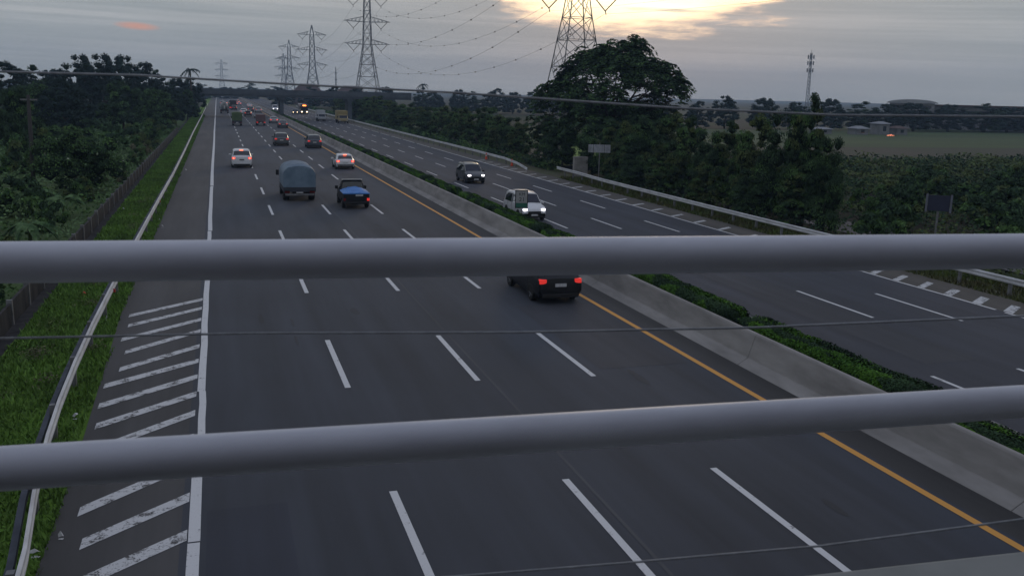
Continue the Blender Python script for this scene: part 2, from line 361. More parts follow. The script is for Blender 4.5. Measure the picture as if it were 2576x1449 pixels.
for (xo, yo, yi) in [(-3.27, 34.26, 36.48), (-3.18, 32.79, 34.98), (-3.23, 30.96, 33.24), (-2.99, 29.4, 31.61), (-2.98, 27.57, 29.67), (-3.23, 26.05, 28.0), (-3.18, 24.37, 26.4), (-3.08, 22.85, 24.83), (-3.0, 21.2, 23.3), (-2.95, 19.7, 21.6), (-2.83, 18.05, 20.0), (-2.62, 16.65, 18.22), (-2.5, 15.2, 16.55), (-2.4, 13.2, 14.8)]:
    n = 8; wd = .44
    for i in range(n):
        t0, t1 = i / n, (i + 1) / n
        f = lambda t: (xo + (-.84 - xo) * t, yo + (yi - yo) * t)
        a, c = f(t0), f(t1)
        hb.quad((a[0], a[1] - wd / 2, zM), (c[0], c[1] - wd / 2, zM), (c[0], c[1] + wd / 2, zM), (a[0], a[1] + wd / 2, zM))
for k in range(36):
    y = 19 + 1.72 * k if k < 14 else 19 + 14 * 1.72 + (k - 14) * 3.35
    wdh = .5 if k < 9 else .42
    hb.quad((31.0, y, RZ + .008), (31.0, y + wdh, RZ + .008), (32.35, y + wdh + .9, RZ + .008), (32.35, y + .9, RZ + .008))
tag(hb.build('hatch_markings', WORN), kind='structure')
yl = MB(); wob_line(yl, 2, 900, 13.82, .19, zM, 8, .012); tag(yl.build('yellow_line', YELLOW), kind='structure')

# ------------------------------------------------------------------ concrete median barrier, planter
random.seed(5)
prof = [(0, 0), (.34, .20), (.56, .88), (.60, .93), (.72, .93), (.72, -.6), (0, -.6)]
y = -10; yy = []
def barrier(y0, y1, lab):
    r = MB(); r.strip([(14.92, y0 + .006, 0), (14.92, y1 - .006, 0)], prof)
    o = r.build('median_barrier', CONC, bevel=.02); tag(o, lab, 'barrier', 'concrete barriers along the median')
edges = [-6, 13.5, 24, 36, 50, 68, 92, 130, 200, 900]
nm = ['nearest', 'second nearest', 'third nearest', 'fourth nearest', 'fifth nearest', 'sixth nearest', 'seventh nearest', 'eighth nearest', 'farthest']
for i in range(9): barrier(edges[i], edges[i + 1], 'sloped concrete barrier section beside the yellow line, ' + nm[i] + ' to the footbridge')
b = MB(); b.box(15.65, 17.55, -6, 900, -.6, .42); tag(b.build('planter_soil', SOIL), kind='structure')
b = MB(); b.box(17.55, 17.72, -6, 900, -.6, .46); tag(b.build('planter_kerb', CONC, bevel=.01), kind='structure')

# ------------------------------------------------------------------ foliage generator
def quads_mesh(name, pos, nrm, size, mats, mi=None, aspect=0.55, rng=None, core=None):
    n = len(pos); rng = rng or np.random.default_rng(1)
    t = rng.normal(size=(n, 3)); t -= nrm * (t * nrm).sum(1, keepdims=True); t /= np.linalg.norm(t, axis=1, keepdims=True) + 1e-9
    bt = np.cross(nrm, t)
    s = size[:, None]
    v = np.stack([pos - t * s * .5, pos + bt * s * aspect * .5 + nrm * s * .06, pos + t * s * .5, pos - bt * s * aspect * .5 + nrm * s * .06], 1).reshape(-1, 3)
    nv = 4 * n; cv = np.zeros((0, 3)); cf = []
    if core is not None: cv, cf = core
    me = bpy.data.meshes.new(name); me.vertices.add(nv + len(cv)); me.vertices.foreach_set('co', np.concatenate([v, cv]).ravel())
    li = np.arange(nv); 
    allidx = np.concatenate([li] + [np.array(cf, int).ravel() + nv]) if len(cf) else li
    nl = len(allidx); me.loops.add(nl); me.loops.foreach_set('vertex_index', allidx.astype(np.int32))
    starts = list(range(0, nv, 4)) + [nv + 3 * i for i in range(len(cf))]
    me.polygons.add(len(starts)); me.polygons.foreach_set('loop_start', np.array(starts, np.int32))
    m_i = np.zeros(len(starts), np.int32)
    if mi is not None: m_i[:n] = mi
    if len(cf): m_i[n:] = len(mats) - 1
    for m in mats: me.materials.append(m)
    me.polygons.foreach_set('material_index', m_i)
    me.update(); me.validate(); return me
def ico(r, sub=2):
    bm = bmesh.new(); bmesh.ops.create_icosphere(bm, subdivisions=sub, radius=r)
    v = np.array([p.co[:] for p in bm.verts]); f = [[q.index for q in p.verts] for p in bm.faces]; bm.free(); return v, f
def crown_mesh(name, seed, w_, h, nc, nl, leaf, mats, shape='dome', fill=0.55, weights=None, core=True, cr=(.16, .30), droop=0):
    rng = np.random.default_rng(seed)
    cs = []; 
    while len(cs) < nc:
        p = rng.uniform(-1, 1, 3); p[2] = rng.uniform(0, 1)
        r = math.hypot(p[0], p[1])
        if shape == 'dome': lim = math.sqrt(max(0, 1 - p[2] ** 2)) * (0.75 + .25 * min(1, p[2] * 4))
        elif shape == 'column': lim = .92 * (1 - max(0, p[2] - .55) / .45) ** .55 * (.8 + .2 * min(1, p[2] * 5))
        elif shape == 'umbrella': lim = math.sqrt(max(0, 1 - ((p[2] - .25) / .75) ** 2)) if p[2] > .25 else .35 + p[2] * 2.3
        else: lim = 1
        lim *= 0.88 + .2 * math.sin(3 * math.atan2(p[1], p[0]) + seed)
        if r < lim and (r > lim * fill or rng.random() < .35 or p[2] > .75): cs.append((p[0] * w_ / 2 * .86, p[1] * w_ / 2 * .86, p[2] * h * .9 + h * .02))
    cs = np.array(cs); crs = rng.uniform(cr[0], cr[1], nc) * min(w_, h * 1.3) * .5
    k = rng.integers(0, nc, nl)
    d = rng.normal(size=(nl, 3)); d /= np.linalg.norm(d, axis=1, keepdims=True)
    d[:, 2] = np.where(d[:, 2] < -.3, -d[:, 2], d[:, 2])
    rad = crs[k] * rng.uniform(.45, 1.12, nl) ** .6
    pos = cs[k] + d * rad[:, None] * np.array([1.1, 1.1, .8])
    pos[:, 2] = np.maximum(pos[:, 2], 0.02)
    nrm = d + rng.normal(size=(nl, 3)) * .55 + np.array([0, 0, .35]); nrm /= np.linalg.norm(nrm, axis=1, keepdims=True)
    mi = rng.choice(len(mats), nl, p=weights) if weights else (rng.random(nc) * len(mats)).astype(int)[k]
    co = None
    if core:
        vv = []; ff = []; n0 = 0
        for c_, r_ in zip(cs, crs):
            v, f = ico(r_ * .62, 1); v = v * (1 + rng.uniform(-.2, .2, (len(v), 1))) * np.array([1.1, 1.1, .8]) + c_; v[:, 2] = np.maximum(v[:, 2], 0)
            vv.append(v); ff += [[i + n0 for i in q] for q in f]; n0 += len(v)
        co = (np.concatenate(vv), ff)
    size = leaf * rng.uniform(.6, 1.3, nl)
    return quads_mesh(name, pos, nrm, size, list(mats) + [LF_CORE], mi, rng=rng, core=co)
def trunk_mesh(h, r, seed, limbs=5, spread=1.6, top=1.0):
    rnd = random.Random(seed); b = MB()
    p = [(0, 0, -.4)]; n = 5
    for i in range(1, n + 1): p.append((rnd.uniform(-.12, .12) * i * .4, rnd.uniform(-.12, .12) * i * .4, h * i / n))
    b.tube(p, [r * (1.25 - .75 * i / n) for i in range(n + 1)], 7)
    for k in range(limbs):
        a = 2 * math.pi * k / limbs + rnd.random(); s = rnd.uniform(.5, .9); q = Vector(p[3 if k % 2 else 4])
        e = q + Vector((math.cos(a) * spread * s, math.sin(a) * spread * s, top * rnd.uniform(.5, 1.1)))
        m_ = (q + e) / 2 + Vector((0, 0, -.15 * spread * .3)); b.tube([q, m_, e], [r * .45, r * .3, r * .12], 5)
    me = b.build('trunk', BARK, smooth=True); d = me.data; bpy.data.objects.remove(me); return d

CR = {
 'broadA': crown_mesh('crown_a', 11, 8, 6, 90, 11000, .23, [LF_DARK, LF_MID], 'dome'),
 'broadB': crown_mesh('crown_b', 12, 8, 6.5, 84, 11000, .23, [LF_DARK, LF_DARK, LF_MID], 'dome', .45, cr=(.10, .22)),
 'broadC': crown_mesh('crown_c', 13, 8, 5.2, 36, 4800, .32, [LF_MID, LF_OLIVE], 'umbrella', .4),
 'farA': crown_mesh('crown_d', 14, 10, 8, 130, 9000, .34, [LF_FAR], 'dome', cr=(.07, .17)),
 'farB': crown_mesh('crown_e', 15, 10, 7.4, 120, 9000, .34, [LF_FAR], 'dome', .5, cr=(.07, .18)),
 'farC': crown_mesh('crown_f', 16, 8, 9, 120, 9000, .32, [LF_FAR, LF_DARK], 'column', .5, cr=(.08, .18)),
 'colA': crown_mesh('crown_g', 17, 5, 6, 100, 17000, .16, [LF_DARK, LF_MID, LF_OLIVE], 'column', .5, cr=(.10, .24)),
 'colB': crown_mesh('crown_h', 18, 5, 6, 64, 17000, .15, [LF_DARK, LF_DARK, LF_MID], 'column', .5, cr=(.2, .34)),
 'colC': crown_mesh('crown_i', 19, 5.5, 5.6, 96, 17000, .16, [LF_MID, LF_OLIVE], 'dome', .5, cr=(.10, .24)),
 'bushA': crown_mesh('crown_j', 21, 3.2, 1.9, 26, 3600, .16, [LF_MID, LF_DARK, LF_OLIVE], 'dome'),
 'bushB': crown_mesh('crown_k', 22, 3.2, 1.7, 24, 3600, .16, [LF_DARK, LF_MID], 'dome', .4),
 'bushS': crown_mesh('crown_l', 23, 3.0, 1.8, 20, 3200, .15, [LF_STRAW, LF_OLIVE], 'dome'),
 'bushP': crown_mesh('crown_m', 24, 8, 4.9, 56, 9500, .20, [LF_MID, LF_DARK, LF_PALE], 'dome', .5, weights=[.53, .455, .015]),
 'bushG': crown_mesh('crown_n', 25, 3.0, 1.6, 22, 3400, .14, [LF_BRIGHT, LF_MID], 'dome'),
}
TR = {'s': trunk_mesh(2.6, .16, 1), 'm': trunk_mesh(4.5, .24, 2, 6, 2.2, 1.8)}
def tree(kind, x, y, H, W, label, cat='tree', name='tree', group=None, z0=-.4, trunk='s', low=.25, rz=None):
    base_h = {'broadA': 6, 'broadB': 6.5, 'broadC': 5.2, 'farA': 8, 'farB': 7.4, 'farC': 9, 'colA': 6, 'colB': 6, 'colC': 5.6, 'bushP': 4.9}[kind]
    base_w = {'broadA': 8, 'broadB': 8, 'broadC': 8, 'farA': 10, 'farB': 10, 'farC': 8, 'colA': 5, 'colB': 5, 'colC': 5.5, 'bushP': 8}[kind]
    r = empty(name, (x, y, z0), label=label, cat=cat, group=group)
    ang = (x * 7.3 + y * 3.1) % 6.28 if rz is None else rz
    th = (H - z0) * low
    c = link('crown', CR[kind], r); s = W / base_w; sz = (H - z0 - th) / (base_h * .97)
    c.scale = (s, s, sz); c.location = (0, 0, th); c.rotation_euler = (0, 0, ang)
    t = link('trunk', TR[trunk], r); k = (th + (H - z0) * .25) / (2.6 if trunk == 's' else 4.5); t.scale = (max(.6, s), max(.6, s), k)
    return r
def bush(kind, x, y, H, W, label, name='bush', cat='bush', group=None, z0=-.45):
    o = link(name, CR[kind]); tag(o, label, cat, group); o.location = (x, y, z0)
    bw, bh = {'bushA': (3.2, 1.9), 'bushB': (3.2, 1.7), 'bushS': (3, 1.8), 'bushG': (3, 1.6), 'bushP': (8, 4.9)}[kind]
    o.scale = (W / bw, W / bw, (H - z0) / bh); o.rotation_euler = (0, 0, (x * 5 + y) % 6.28); return o
ORD = ['first', 'second', 'third', 'fourth', 'fifth', 'sixth', 'seventh', 'eighth', 'ninth', 'tenth', 'eleventh', 'twelfth', 'thirteenth', 'fourteenth', 'fifteenth', 'sixteenth', 'seventeenth', 'eighteenth', 'nineteenth', 'twentieth', 'twenty-first', 'twenty-second', 'twenty-third', 'twenty-fourth', 'twenty-fifth', 'twenty-sixth', 'twenty-seventh', 'twenty-eighth', 'twenty-ninth', 'thirtieth']

# --- left wood (far, bluish) ---
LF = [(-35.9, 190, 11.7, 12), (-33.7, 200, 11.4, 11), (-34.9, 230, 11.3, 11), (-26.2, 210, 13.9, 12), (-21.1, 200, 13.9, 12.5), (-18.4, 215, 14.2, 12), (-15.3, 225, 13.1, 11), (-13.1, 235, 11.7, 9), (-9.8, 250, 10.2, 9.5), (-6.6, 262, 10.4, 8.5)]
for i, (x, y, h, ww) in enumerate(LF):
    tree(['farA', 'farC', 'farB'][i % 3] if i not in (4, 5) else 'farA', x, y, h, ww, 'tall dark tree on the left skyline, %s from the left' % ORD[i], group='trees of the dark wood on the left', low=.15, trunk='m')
LF2 = [(-33, 165, 6.8, 10), (-27, 160, 8.2, 9.5), (-22.4, 158, 8.9, 10.4), (-15.4, 172, 9.2, 10.3), (-10.8, 188, 7.7, 8.6), (-8.6, 212, 7.2, 8.1), (-6.9, 236, 7.6, 7.2)]
for i, (x, y, h, ww) in enumerate(LF2):
    tree(['broadB', 'broadA', 'farA'][i % 3], x, y, h, ww, 'rounded dark tree in front of the left wood, %s from the left' % ORD[i], group='trees in front of the left wood', low=.12)
tree('broadB', -19.4, 105, 8.0, 5.6, 'dark slender tree standing alone left of the leaning pole', low=.15)
# palm at the right end of the wood
def palm(x, y, h, label):
    r = empty('palm_tree', (x, y, -.4), label=label, cat='palm tree'); b = MB(); b.tube([(0, 0, 0), (.2, 0, h * .5), (.1, 0, h)], [.28, .2, .16], 7); b.build('trunk', BARK, r, smooth=True)
    b = MB(); rnd = random.Random(4)
    for k in range(17):
        a = k * 2.4; L = rnd.uniform(1.9, 2.7); up = rnd.uniform(.1, 1.5); p = []
        for i in range(7):
            t = i / 6; p.append(Vector((.1 + math.cos(a) * L * t, math.sin(a) * L * t, h + up * t - 1.6 * t * t * (1.4 - up * .35))))
        for i in range(6):
            for s in (-1, 1):
                q = p[i].lerp(p[i + 1], .5); side = Vector((-math.sin(a), math.cos(a), 0)) * s
                b.add([p[i], p[i + 1], q + side * .55 * (1 - i / 7) + Vector((0, 0, -.35)) + (p[i + 1] - p[i]) * .6], [(0, 1, 2)])
    b.build('crown', LF_FAR, r)
palm(-6.5, 258, 12.4, 'dark feathery palm rising above the wood beside the left shoulder')
palm(80, 380, 11.0, 'small dark spiky palm on the skyline, right of the second pylon')

# --- left shrubs and near plants ---
bp = tree('bushP', -10.9, 80, 5.2, 8.2, 'broad dark green shrub tree speckled with pale leaves behind the left wall', 'shrub', 'shrub_tree', low=.06)
for i, (k, x, y, h, ww, lab) in enumerate([
 ('bushA', -17.2, 97, 4.4, 5.5, 'dark green shrub left of the speckled shrub tree'), ('bushB', -11.3, 124, 3.3, 6.0, 'dense shrub beyond the speckled shrub tree'),
 ('bushA', -10.5, 150, 3.7, 6.0, 'shrub under the wood on the left, nearest to the road end'), ('bushA', -9.2, 172, 3.5, 5, 'small shrub beside the wall at the foot of the wood'),
 ('bushB', -15.5, 140, 3.6, 8, 'wide low shrub in the middle of the left thicket'), ('bushA', -22.9, 140, 3.6, 8.5, 'wide low shrub at the back of the left thicket'),
 ('bushS', -8.9, 88, 2.1, 2.6, 'pale straw coloured bush hanging over the left wall'), ('bushS', -8.5, 118, 2.6, 3.2, 'olive dry bush behind the far part of the left wall'),
 ('bushA', -8.6, 135, 2.8, 3.4, 'leafy green bush behind the far part of the left wall'), ('bushB', -12.0, 66, 2.3, 4.4, 'dark low bush below the speckled shrub tree'),
 ('bushB', -15.6, 60, 2.6, 4.8, 'dark low bush at the left picture edge by the pole'), ('bushA', -10.2, 45, 2.3, 3.2, 'leafy bush just left of the wall above the upper pipe'),
 ('bushB', -8.9, 38, 1.9, 2.6, 'small dark bush behind the wall below the banana leaves'), ('bushB', -9.0, 27.0, 2.4, 3.4, 'dark bush at the left edge between the two pipes'),
 ('bushG', -13.9, 68, 1.9, 2.0, 'bright green bush at the foot of the pole'), ('bushA', -8.3, 103, 1.9, 2.4, 'brownish green bush leaning on the left wall'),
 ('bushB', -17.5, 78, 2.6, 5, 'dark bush behind the pole'), ('bushA', -20.5, 88, 3.2, 6, 'dark bush at the far left edge beyond the pole'), ('bushA', -9.5, 72, 1.7, 2.6, 'low green bush between the wall and the speckled shrub tree'), ('bushB', -9.3, 58, 1.5, 2.4, 'small dark bush beside the fallen banana leaves')]):
    bush(k, x, y, h, ww, lab, group='shrubs of the left thicket')
def banana(x, y, s, label, seed, n=9, m=LF_BANANA, flat=0.0):
    r = empty('banana_plant', (x, y, -.4), label=label, cat='banana plant', group='banana plants in the left thicket'); rnd = random.Random(seed)
    b = MB(); b.tube([(0, 0, 0), (0, 0, 1.4 * s)], [.12 * s, .07 * s], 7); b.build('stem', LF_OLIVE, r, smooth=True)
    for k in range(n):
        b = MB(); a = k * 2.4 + rnd.random() * .5; L = s * rnd.uniform(1.5, 2.2); up = rnd.uniform(.5, 1.6) * (1 - flat); d = Vector((math.cos(a), math.sin(a), 0)); sd_ = Vector((-d.y, d.x, 0)); N = 9; W_ = .26 * s
        P = [Vector((0, 0, 1.3 * s)) + d * L * t * .9 + Vector((0, 0, up * s * t - 1.5 * s * t * t)) for t in [i / N for i in range(N + 1)]]
        for i in range(N):
            if i == 0: continue
            for sgn in (-1, 1):
                w0 = W_ * math.sin(math.pi * (i / N) ** .7); w1 = W_ * math.sin(math.pi * min(1, (i + .9) / N) ** .7) if i < N - 1 else .02
                b.quad(P[i], P[i].lerp(P[i + 1], .92), P[i].lerp(P[i + 1], .92) + sd_ * sgn * w1 + Vector((0, 0, -.12 * s)), P[i] + sd_ * sgn * w0 + Vector((0, 0, -.12 * s)))
        b.build('leaf', m, r)
banana(-9.6, 53, .95, 'banana plant with drooping pale leaves beside the left wall', 1, 10, flat=.5)
banana(-11.8, 66, 1.1, 'tall banana plant in front of the speckled shrub tree', 2)
banana(-9.6, 64, .9, 'banana plant with arching leaves near the wall, right of the pole', 3)
banana(-15.4, 68, .9, 'young bright green banana plant left of the pole', 4, 6, LF_BRIGHT)
banana(-11.6, 47, .95, 'dark banana plant at the left picture edge above the upper pipe', 5)
banana(-13.4, 57, .95, 'banana plant below the pole at the left', 6)
# undergrowth, uncountable
rng = np.random.default_rng(77)
def undergrowth(name, n, xr, yr, hf, leaf, mats, seed):
    rng = np.random.default_rng(seed); x = rng.uniform(*xr, n); yv = yr[0] + (yr[1] - yr[0]) * rng.random(n) ** 1.3
    hh = np.array([mnoise.noise(Vector((a * .32, c * .22, seed))) for a, c in zip(x, yv)])
    if xr[0] > 30:
        k = ~((x / yv > .372) & (x / yv < .425) & (yv > 84)); x, yv, hh = x[k], yv[k], hh[k]; n = len(x)
    z = -.45 + rng.random(n) * np.clip(hf * (.55 + 1.1 * hh), .12, None)
    nr = rng.normal(size=(n, 3)) * .6 + np.array([0, -.2, .9]); nr /= np.linalg.norm(nr, axis=1, keepdims=True)
    size = leaf * rng.uniform(.5, 1.4, n) * (1 + yv / 110)
    mi = (np.array([mnoise.noise(Vector((a * .18, c * .12, seed + 9))) for a, c in zip(x, yv)]) > .02).astype(int)
    me = quads_mesh(name, np.stack([x, yv, z], 1), nr, size, mats, mi, rng=rng)
    return tag(link(name, me), kind='stuff', label='low tangled undergrowth', cat='undergrowth')
undergrowth('undergrowth', 75000, (-40, -7.4), (14, 200), 1.1, .15, [LF_UNDER, LF_MID], 1)
undergrowth('undergrowth', 30000, (-70, -20), (120, 250), 2.0, .2, [LF_DARK, LF_MID], 2)
undergrowth('undergrowth', 40000, (35.2, 62), (16, 118), 1.4, .18, [LF_OLIVE, LF_DARK], 3)
undergrowth('undergrowth', 42000, (58, 122), (50, 116), 1.3, .24, [LF_OLIVE, LF_DARK], 4)
undergrowth('undergrowth', 12000, (35.5, 38), (100, 420), 1.0, .2, [LF_DARK, LF_MID], 5)
# grass blades on the verge
def grass(name, n, xf, yr, seed, h=.10, z=-.03, m=GRASSB):
    rng = np.random.default_rng(seed); yv = yr[0] + (yr[1] - yr[0]) * rng.random(n) ** 1.5; x = np.array([rng.uniform(*xf(q)) for q in yv])
    a = rng.uniform(0, 6.28, n); hh = h * rng.uniform(.5, 1.6, n) * (1 + yv / 160); wd = .012 + .0009 * yv
    base = np.stack([x, yv, np.full(n, z)], 1); dr = np.stack([np.cos(a), np.sin(a), np.zeros(n)], 1) * wd[:, None]
    tip = base + np.stack([rng.normal(size=n) * .4, rng.normal(size=n) * .4, np.ones(n)], 1) * hh[:, None]
    v = np.stack([base - dr, base + dr, tip], 1).reshape(-1, 3); me = bpy.data.meshes.new(name); me.from_pydata(v.tolist(), [], np.arange(3 * n).reshape(-1, 3).tolist()); me.materials.append(m)
    return tag(link(name, me), kind='stuff', label='short bright green grass', cat='grass')
grass('grass', 95000, lambda q: (-6.4, -3.54 if q > 30 else (-3.35 if q > 20 else -3.15)), (13, 270), 5)
grass('grass', 16000, lambda q: (33.2, 36.3), (20, 90), 6, .14, RZ - .03, leafmat('verge', (0.08, 0.11, 0.03), (0.09, 0.08, 0.04)))

rw = random.Random(61)
def weeds():
    pos = []; 
    rng = np.random.default_rng(62); n = 9000; c = np.stack([rng.uniform(-6.3, -3.7, 60), 14 + 90 * rng.random(60) ** 1.4], 1); k = rng.integers(0, 60, n)
    p = np.stack([c[k, 0] + rng.normal(size=n) * .22, c[k, 1] + rng.normal(size=n) * .4, rng.random(n) * .16], 1); p[:, 0] = np.clip(p[:, 0], -6.4, -3.6)
    nr = rng.normal(size=(n, 3)) * .5 + np.array([0, 0, 1]); nr /= np.linalg.norm(nr, axis=1, keepdims=True)
    return tag(link('weeds', quads_mesh('weeds', p, nr, rng.uniform(.04, .10, n), [LF_OLIVE, LF_STRAW, LF_BRIGHT], (k % 3), rng=rng)), kind='stuff', label='mixed dull weeds growing in the verge grass', cat='weeds')
weeds()
# --- hedge in the median: sections ---
def hedge_mesh(seed, L=9.0):
    rng = np.random.default_rng(seed); n = 24000
    u = rng.random(n); face = rng.random(n); y_ = u * L
    bump = np.array([mnoise.noise(Vector((0, q * .55, seed))) for q in y_]); hgt = .44 + .13 * bump; wd = .57 + .10 * np.roll(bump, 3)
    th = rng.uniform(-.5, math.pi + .5, n)
    sx = np.sign(np.cos(th)) * np.abs(np.cos(th)) ** .6; sz = np.sign(np.sin(th)) * np.abs(np.sin(th)) ** .6
    jit = rng.uniform(.72, 1.1, n) + .12 * np.array([mnoise.noise(Vector((a * 3, b_ * 1.7, seed))) for a, b_ in zip(sx, y_)])
    endf = np.clip(np.minimum(y_, L - y_) / .45, .2, 1) ** .6
    pos = np.stack([sx * wd * jit * endf, y_, np.maximum(.05, .25 + sz * hgt * jit * endf)], 1)
    nr = np.stack([sx, np.zeros(n), sz], 1) + rng.normal(size=(n, 3)) * .5; nr /= np.linalg.norm(nr, axis=1, keepdims=True)
    mi = (np.array([mnoise.noise(Vector((a * 1.2, b_ * .5, seed + 3))) for a, b_ in zip(sx, y_)]) < -.02).astype(int)
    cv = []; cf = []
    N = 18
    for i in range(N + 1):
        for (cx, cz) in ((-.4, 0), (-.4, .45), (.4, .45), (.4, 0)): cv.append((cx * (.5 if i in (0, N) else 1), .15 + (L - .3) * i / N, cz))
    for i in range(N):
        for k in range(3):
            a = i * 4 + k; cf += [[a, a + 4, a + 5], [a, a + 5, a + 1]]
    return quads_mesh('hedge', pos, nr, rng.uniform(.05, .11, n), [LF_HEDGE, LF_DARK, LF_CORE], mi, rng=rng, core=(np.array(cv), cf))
HM = [hedge_mesh(31), hedge_mesh(32), hedge_mesh(33)]
hs = [(7.5, 9.4), (17.2, 9.0), (26.4, 9.0), (37.2, 9), (46.0, 9.3), (55.2, 9.3), (65.8, 9.5), (75.2, 10), (85.2, 10.5), (95.8, 12), (108, 14), (122, 16), (138, 20), (158, 24), (182, 30), (212, 40), (252, 60)]
for i, (y, L) in enumerate(hs):
    o = link('hedge', HM[i % 3]); o.location = (16.5, y, .42); o.scale = (.88, L / 9., .9 if i else .58)
    tag(o, 'clipped green hedge section in the median, %s from the footbridge' % ORD[i], 'hedge', 'hedge sections in the median')

# --- right roadside row ---
RR = [(38, 304, 7.6, 8, 'colC'), (38, 284, 7.5, 8, 'colA'), (38, 264, 7.3, 8, 'colB'), (38, 248, 6.9, 7.5, 'colC'), (38, 233, 6.7, 7.1, 'colA'), (38, 219, 6.0, 6.8, 'colC'), (38, 207, 5.6, 6.6, 'colB'), (38, 196, 5.5, 6.5, 'colA'), (38, 185, 5.3, 6.5, 'colC'), (38, 175, 5.6, 6.3, 'colB'), (38, 166, 5.9, 6.1, 'colC'), (38, 158, 5.5, 5.8, 'colA'), (38, 150.5, 6.0, 5.6, 'colC'), (38, 143, 5.6, 5.4, 'colA'), (38, 136.5, 6.5, 5.7, 'colB'), (38, 130, 5.3, 5.2, 'colC'), (38, 124.5, 5.2, 4.8, 'colB'), (37.4, 119.5, 4.6, 4.2, 'colC'), (36.9, 105.5, 5.2, 4.6, 'colA'), (36.6, 100.4, 5.6, 4.9, 'colB')]
for i, (x, y, h, ww, k) in enumerate(RR):
    tree(k, x + .5 + (i % 3) * .3, y, h, ww, 'bushy %s green tree behind the far right guard rail, %s from far end' % (['mid', 'dark', 'dull'][i % 3], ORD[i]), group='bushy trees behind the right guard rail', low=.04, trunk='s')
RN = [(38.3, 93.2, 5.4, 4.6, 'colB', 'bushy dark tree just right of the bright gap with the grey path'), (38.5, 88.5, 5.7, 4.6, 'colA', 'bushy tree behind the white roadside board'), (38.6, 84.6, 6.0, 4.7, 'colC', 'rounded bushy tree under the tall spreading tree, left one'), (38.5, 80.2, 6.6, 5, 'colB', 'dark bushy tree under the tall spreading tree, middle one'),
      (38.7, 75.6, 7.1, 5.2, 'colC', 'leafy bright topped tree below the right half of the tall spreading tree'), (38.4, 71.6, 6.6, 4.3, 'colA', 'narrow bushy tree just left of the notch in the tree row'), (38.2, 67.8, 5.9, 3.9, 'colB', 'lower bushy tree standing in the notch of the tree row'), (38.2, 64.6, 6.4, 4.0, 'colA', 'bushy tree just right of the notch in the tree row'),
      (38.4, 61.2, 7.4, 4.8, 'colC', 'large rounded roadside tree left of the row\'s pointed last tree'), (38.4, 57.4, 7.9, 4.4, 'colB', 'tall pointed dark tree near the right end of the roadside row'), (38.3, 54.8, 8.6, 3.6, 'colA', 'narrow pointed tree top under the mobile phone mast'), (37.7, 51.6, 6.3, 3.0, 'colB', 'last dark tree at the right end of the roadside row'),
      (37.2, 53.6, 3.9, 4.6, 'colA', 'low bushy tree in front of the last trees of the row'), (36.9, 58.8, 3.4, 3.8, 'colB', 'low dark bush tree behind the guard rail below the notch'), (36.9, 66, 3.2, 3.8, 'colC', 'low bush tree behind the guard rail, right of the white board'), (36.9, 73, 3.1, 3.8, 'colA', 'low dark bush tree behind the guard rail under the spreading tree'), (36.9, 79, 3.0, 3.6, 'colB', 'low bush tree below the white board')]
for (x, y, h, ww, k, lab) in RN: tree(k, x, y, h, ww, lab, group='bushy trees behind the near right guard rail', low=.02)
# right low shrubs
for i, (k, x, y, h, ww) in enumerate([('bushB', 39, 47.0, 2.2, 4), ('bushA', 43.5, 52, 2.3, 4), ('bushB', 47, 56, 2.4, 5), ('bushA', 51, 60, 2.3, 5), ('bushG', 48.5, 62, 1.3, 3.0), ('bushB', 46, 45, 2.4, 5), ('bushA', 50, 48, 2.6, 5), ('bushB', 44.5, 40, 2.2, 4), ('bushB', 54, 54, 2.5, 5.5), ('bushA', 58, 62, 2.4, 5.5), ('bushG', 44.6, 55.8, 1.1, 2.4), ('bushB', 62, 70, 2.2, 6), ('bushA', 68, 78, 2.2, 6), ('bushB', 39.5, 30, 1.7, 3.5), ('bushA', 42, 33, 1.9, 3.5), ('bushB', 37.5, 26, 1.2, 3)]):
    bush(k, x, y, h, ww, '%s green shrub in the right thicket, %s counting outward from the rail' % ({'bushG': 'bright', 'bushA': 'leafy', 'bushB': 'dark'}[k], ORD[i]), group='shrubs of the right thicket', z0=-.6)
rb = random.Random(41)
for i in range(30):
    x = rb.uniform(45, 66) + (i % 5) * 9.5; y = 44 + (x - 44) * .62 + rb.uniform(-5, 12)
    bush(rb.choice(['bushA', 'bushB', 'bushA']), x, y, rb.uniform(1.5, 2.7), rb.uniform(4.5, 7.5), 'low %s shrub in the far part of the right thicket, %s from the left' % (['dull', 'dark', 'leafy'][i % 3], ORD[i]), group='shrubs in the far right thicket', z0=-.6)
for i in range(14):
    y = 58 + i * 9 + rb.uniform(-3, 3); x = -9.5 - rb.uniform(2, 14) - i * .5
    bush(rb.choice(['bushA', 'bushB', 'bushG', 'bushA']), x, y, rb.uniform(1.2, 2.3), rb.uniform(3.0, 5.5), 'low shrub among the left thicket, %s counting away from the viewer' % ORD[i], group='low shrubs among the left thicket')
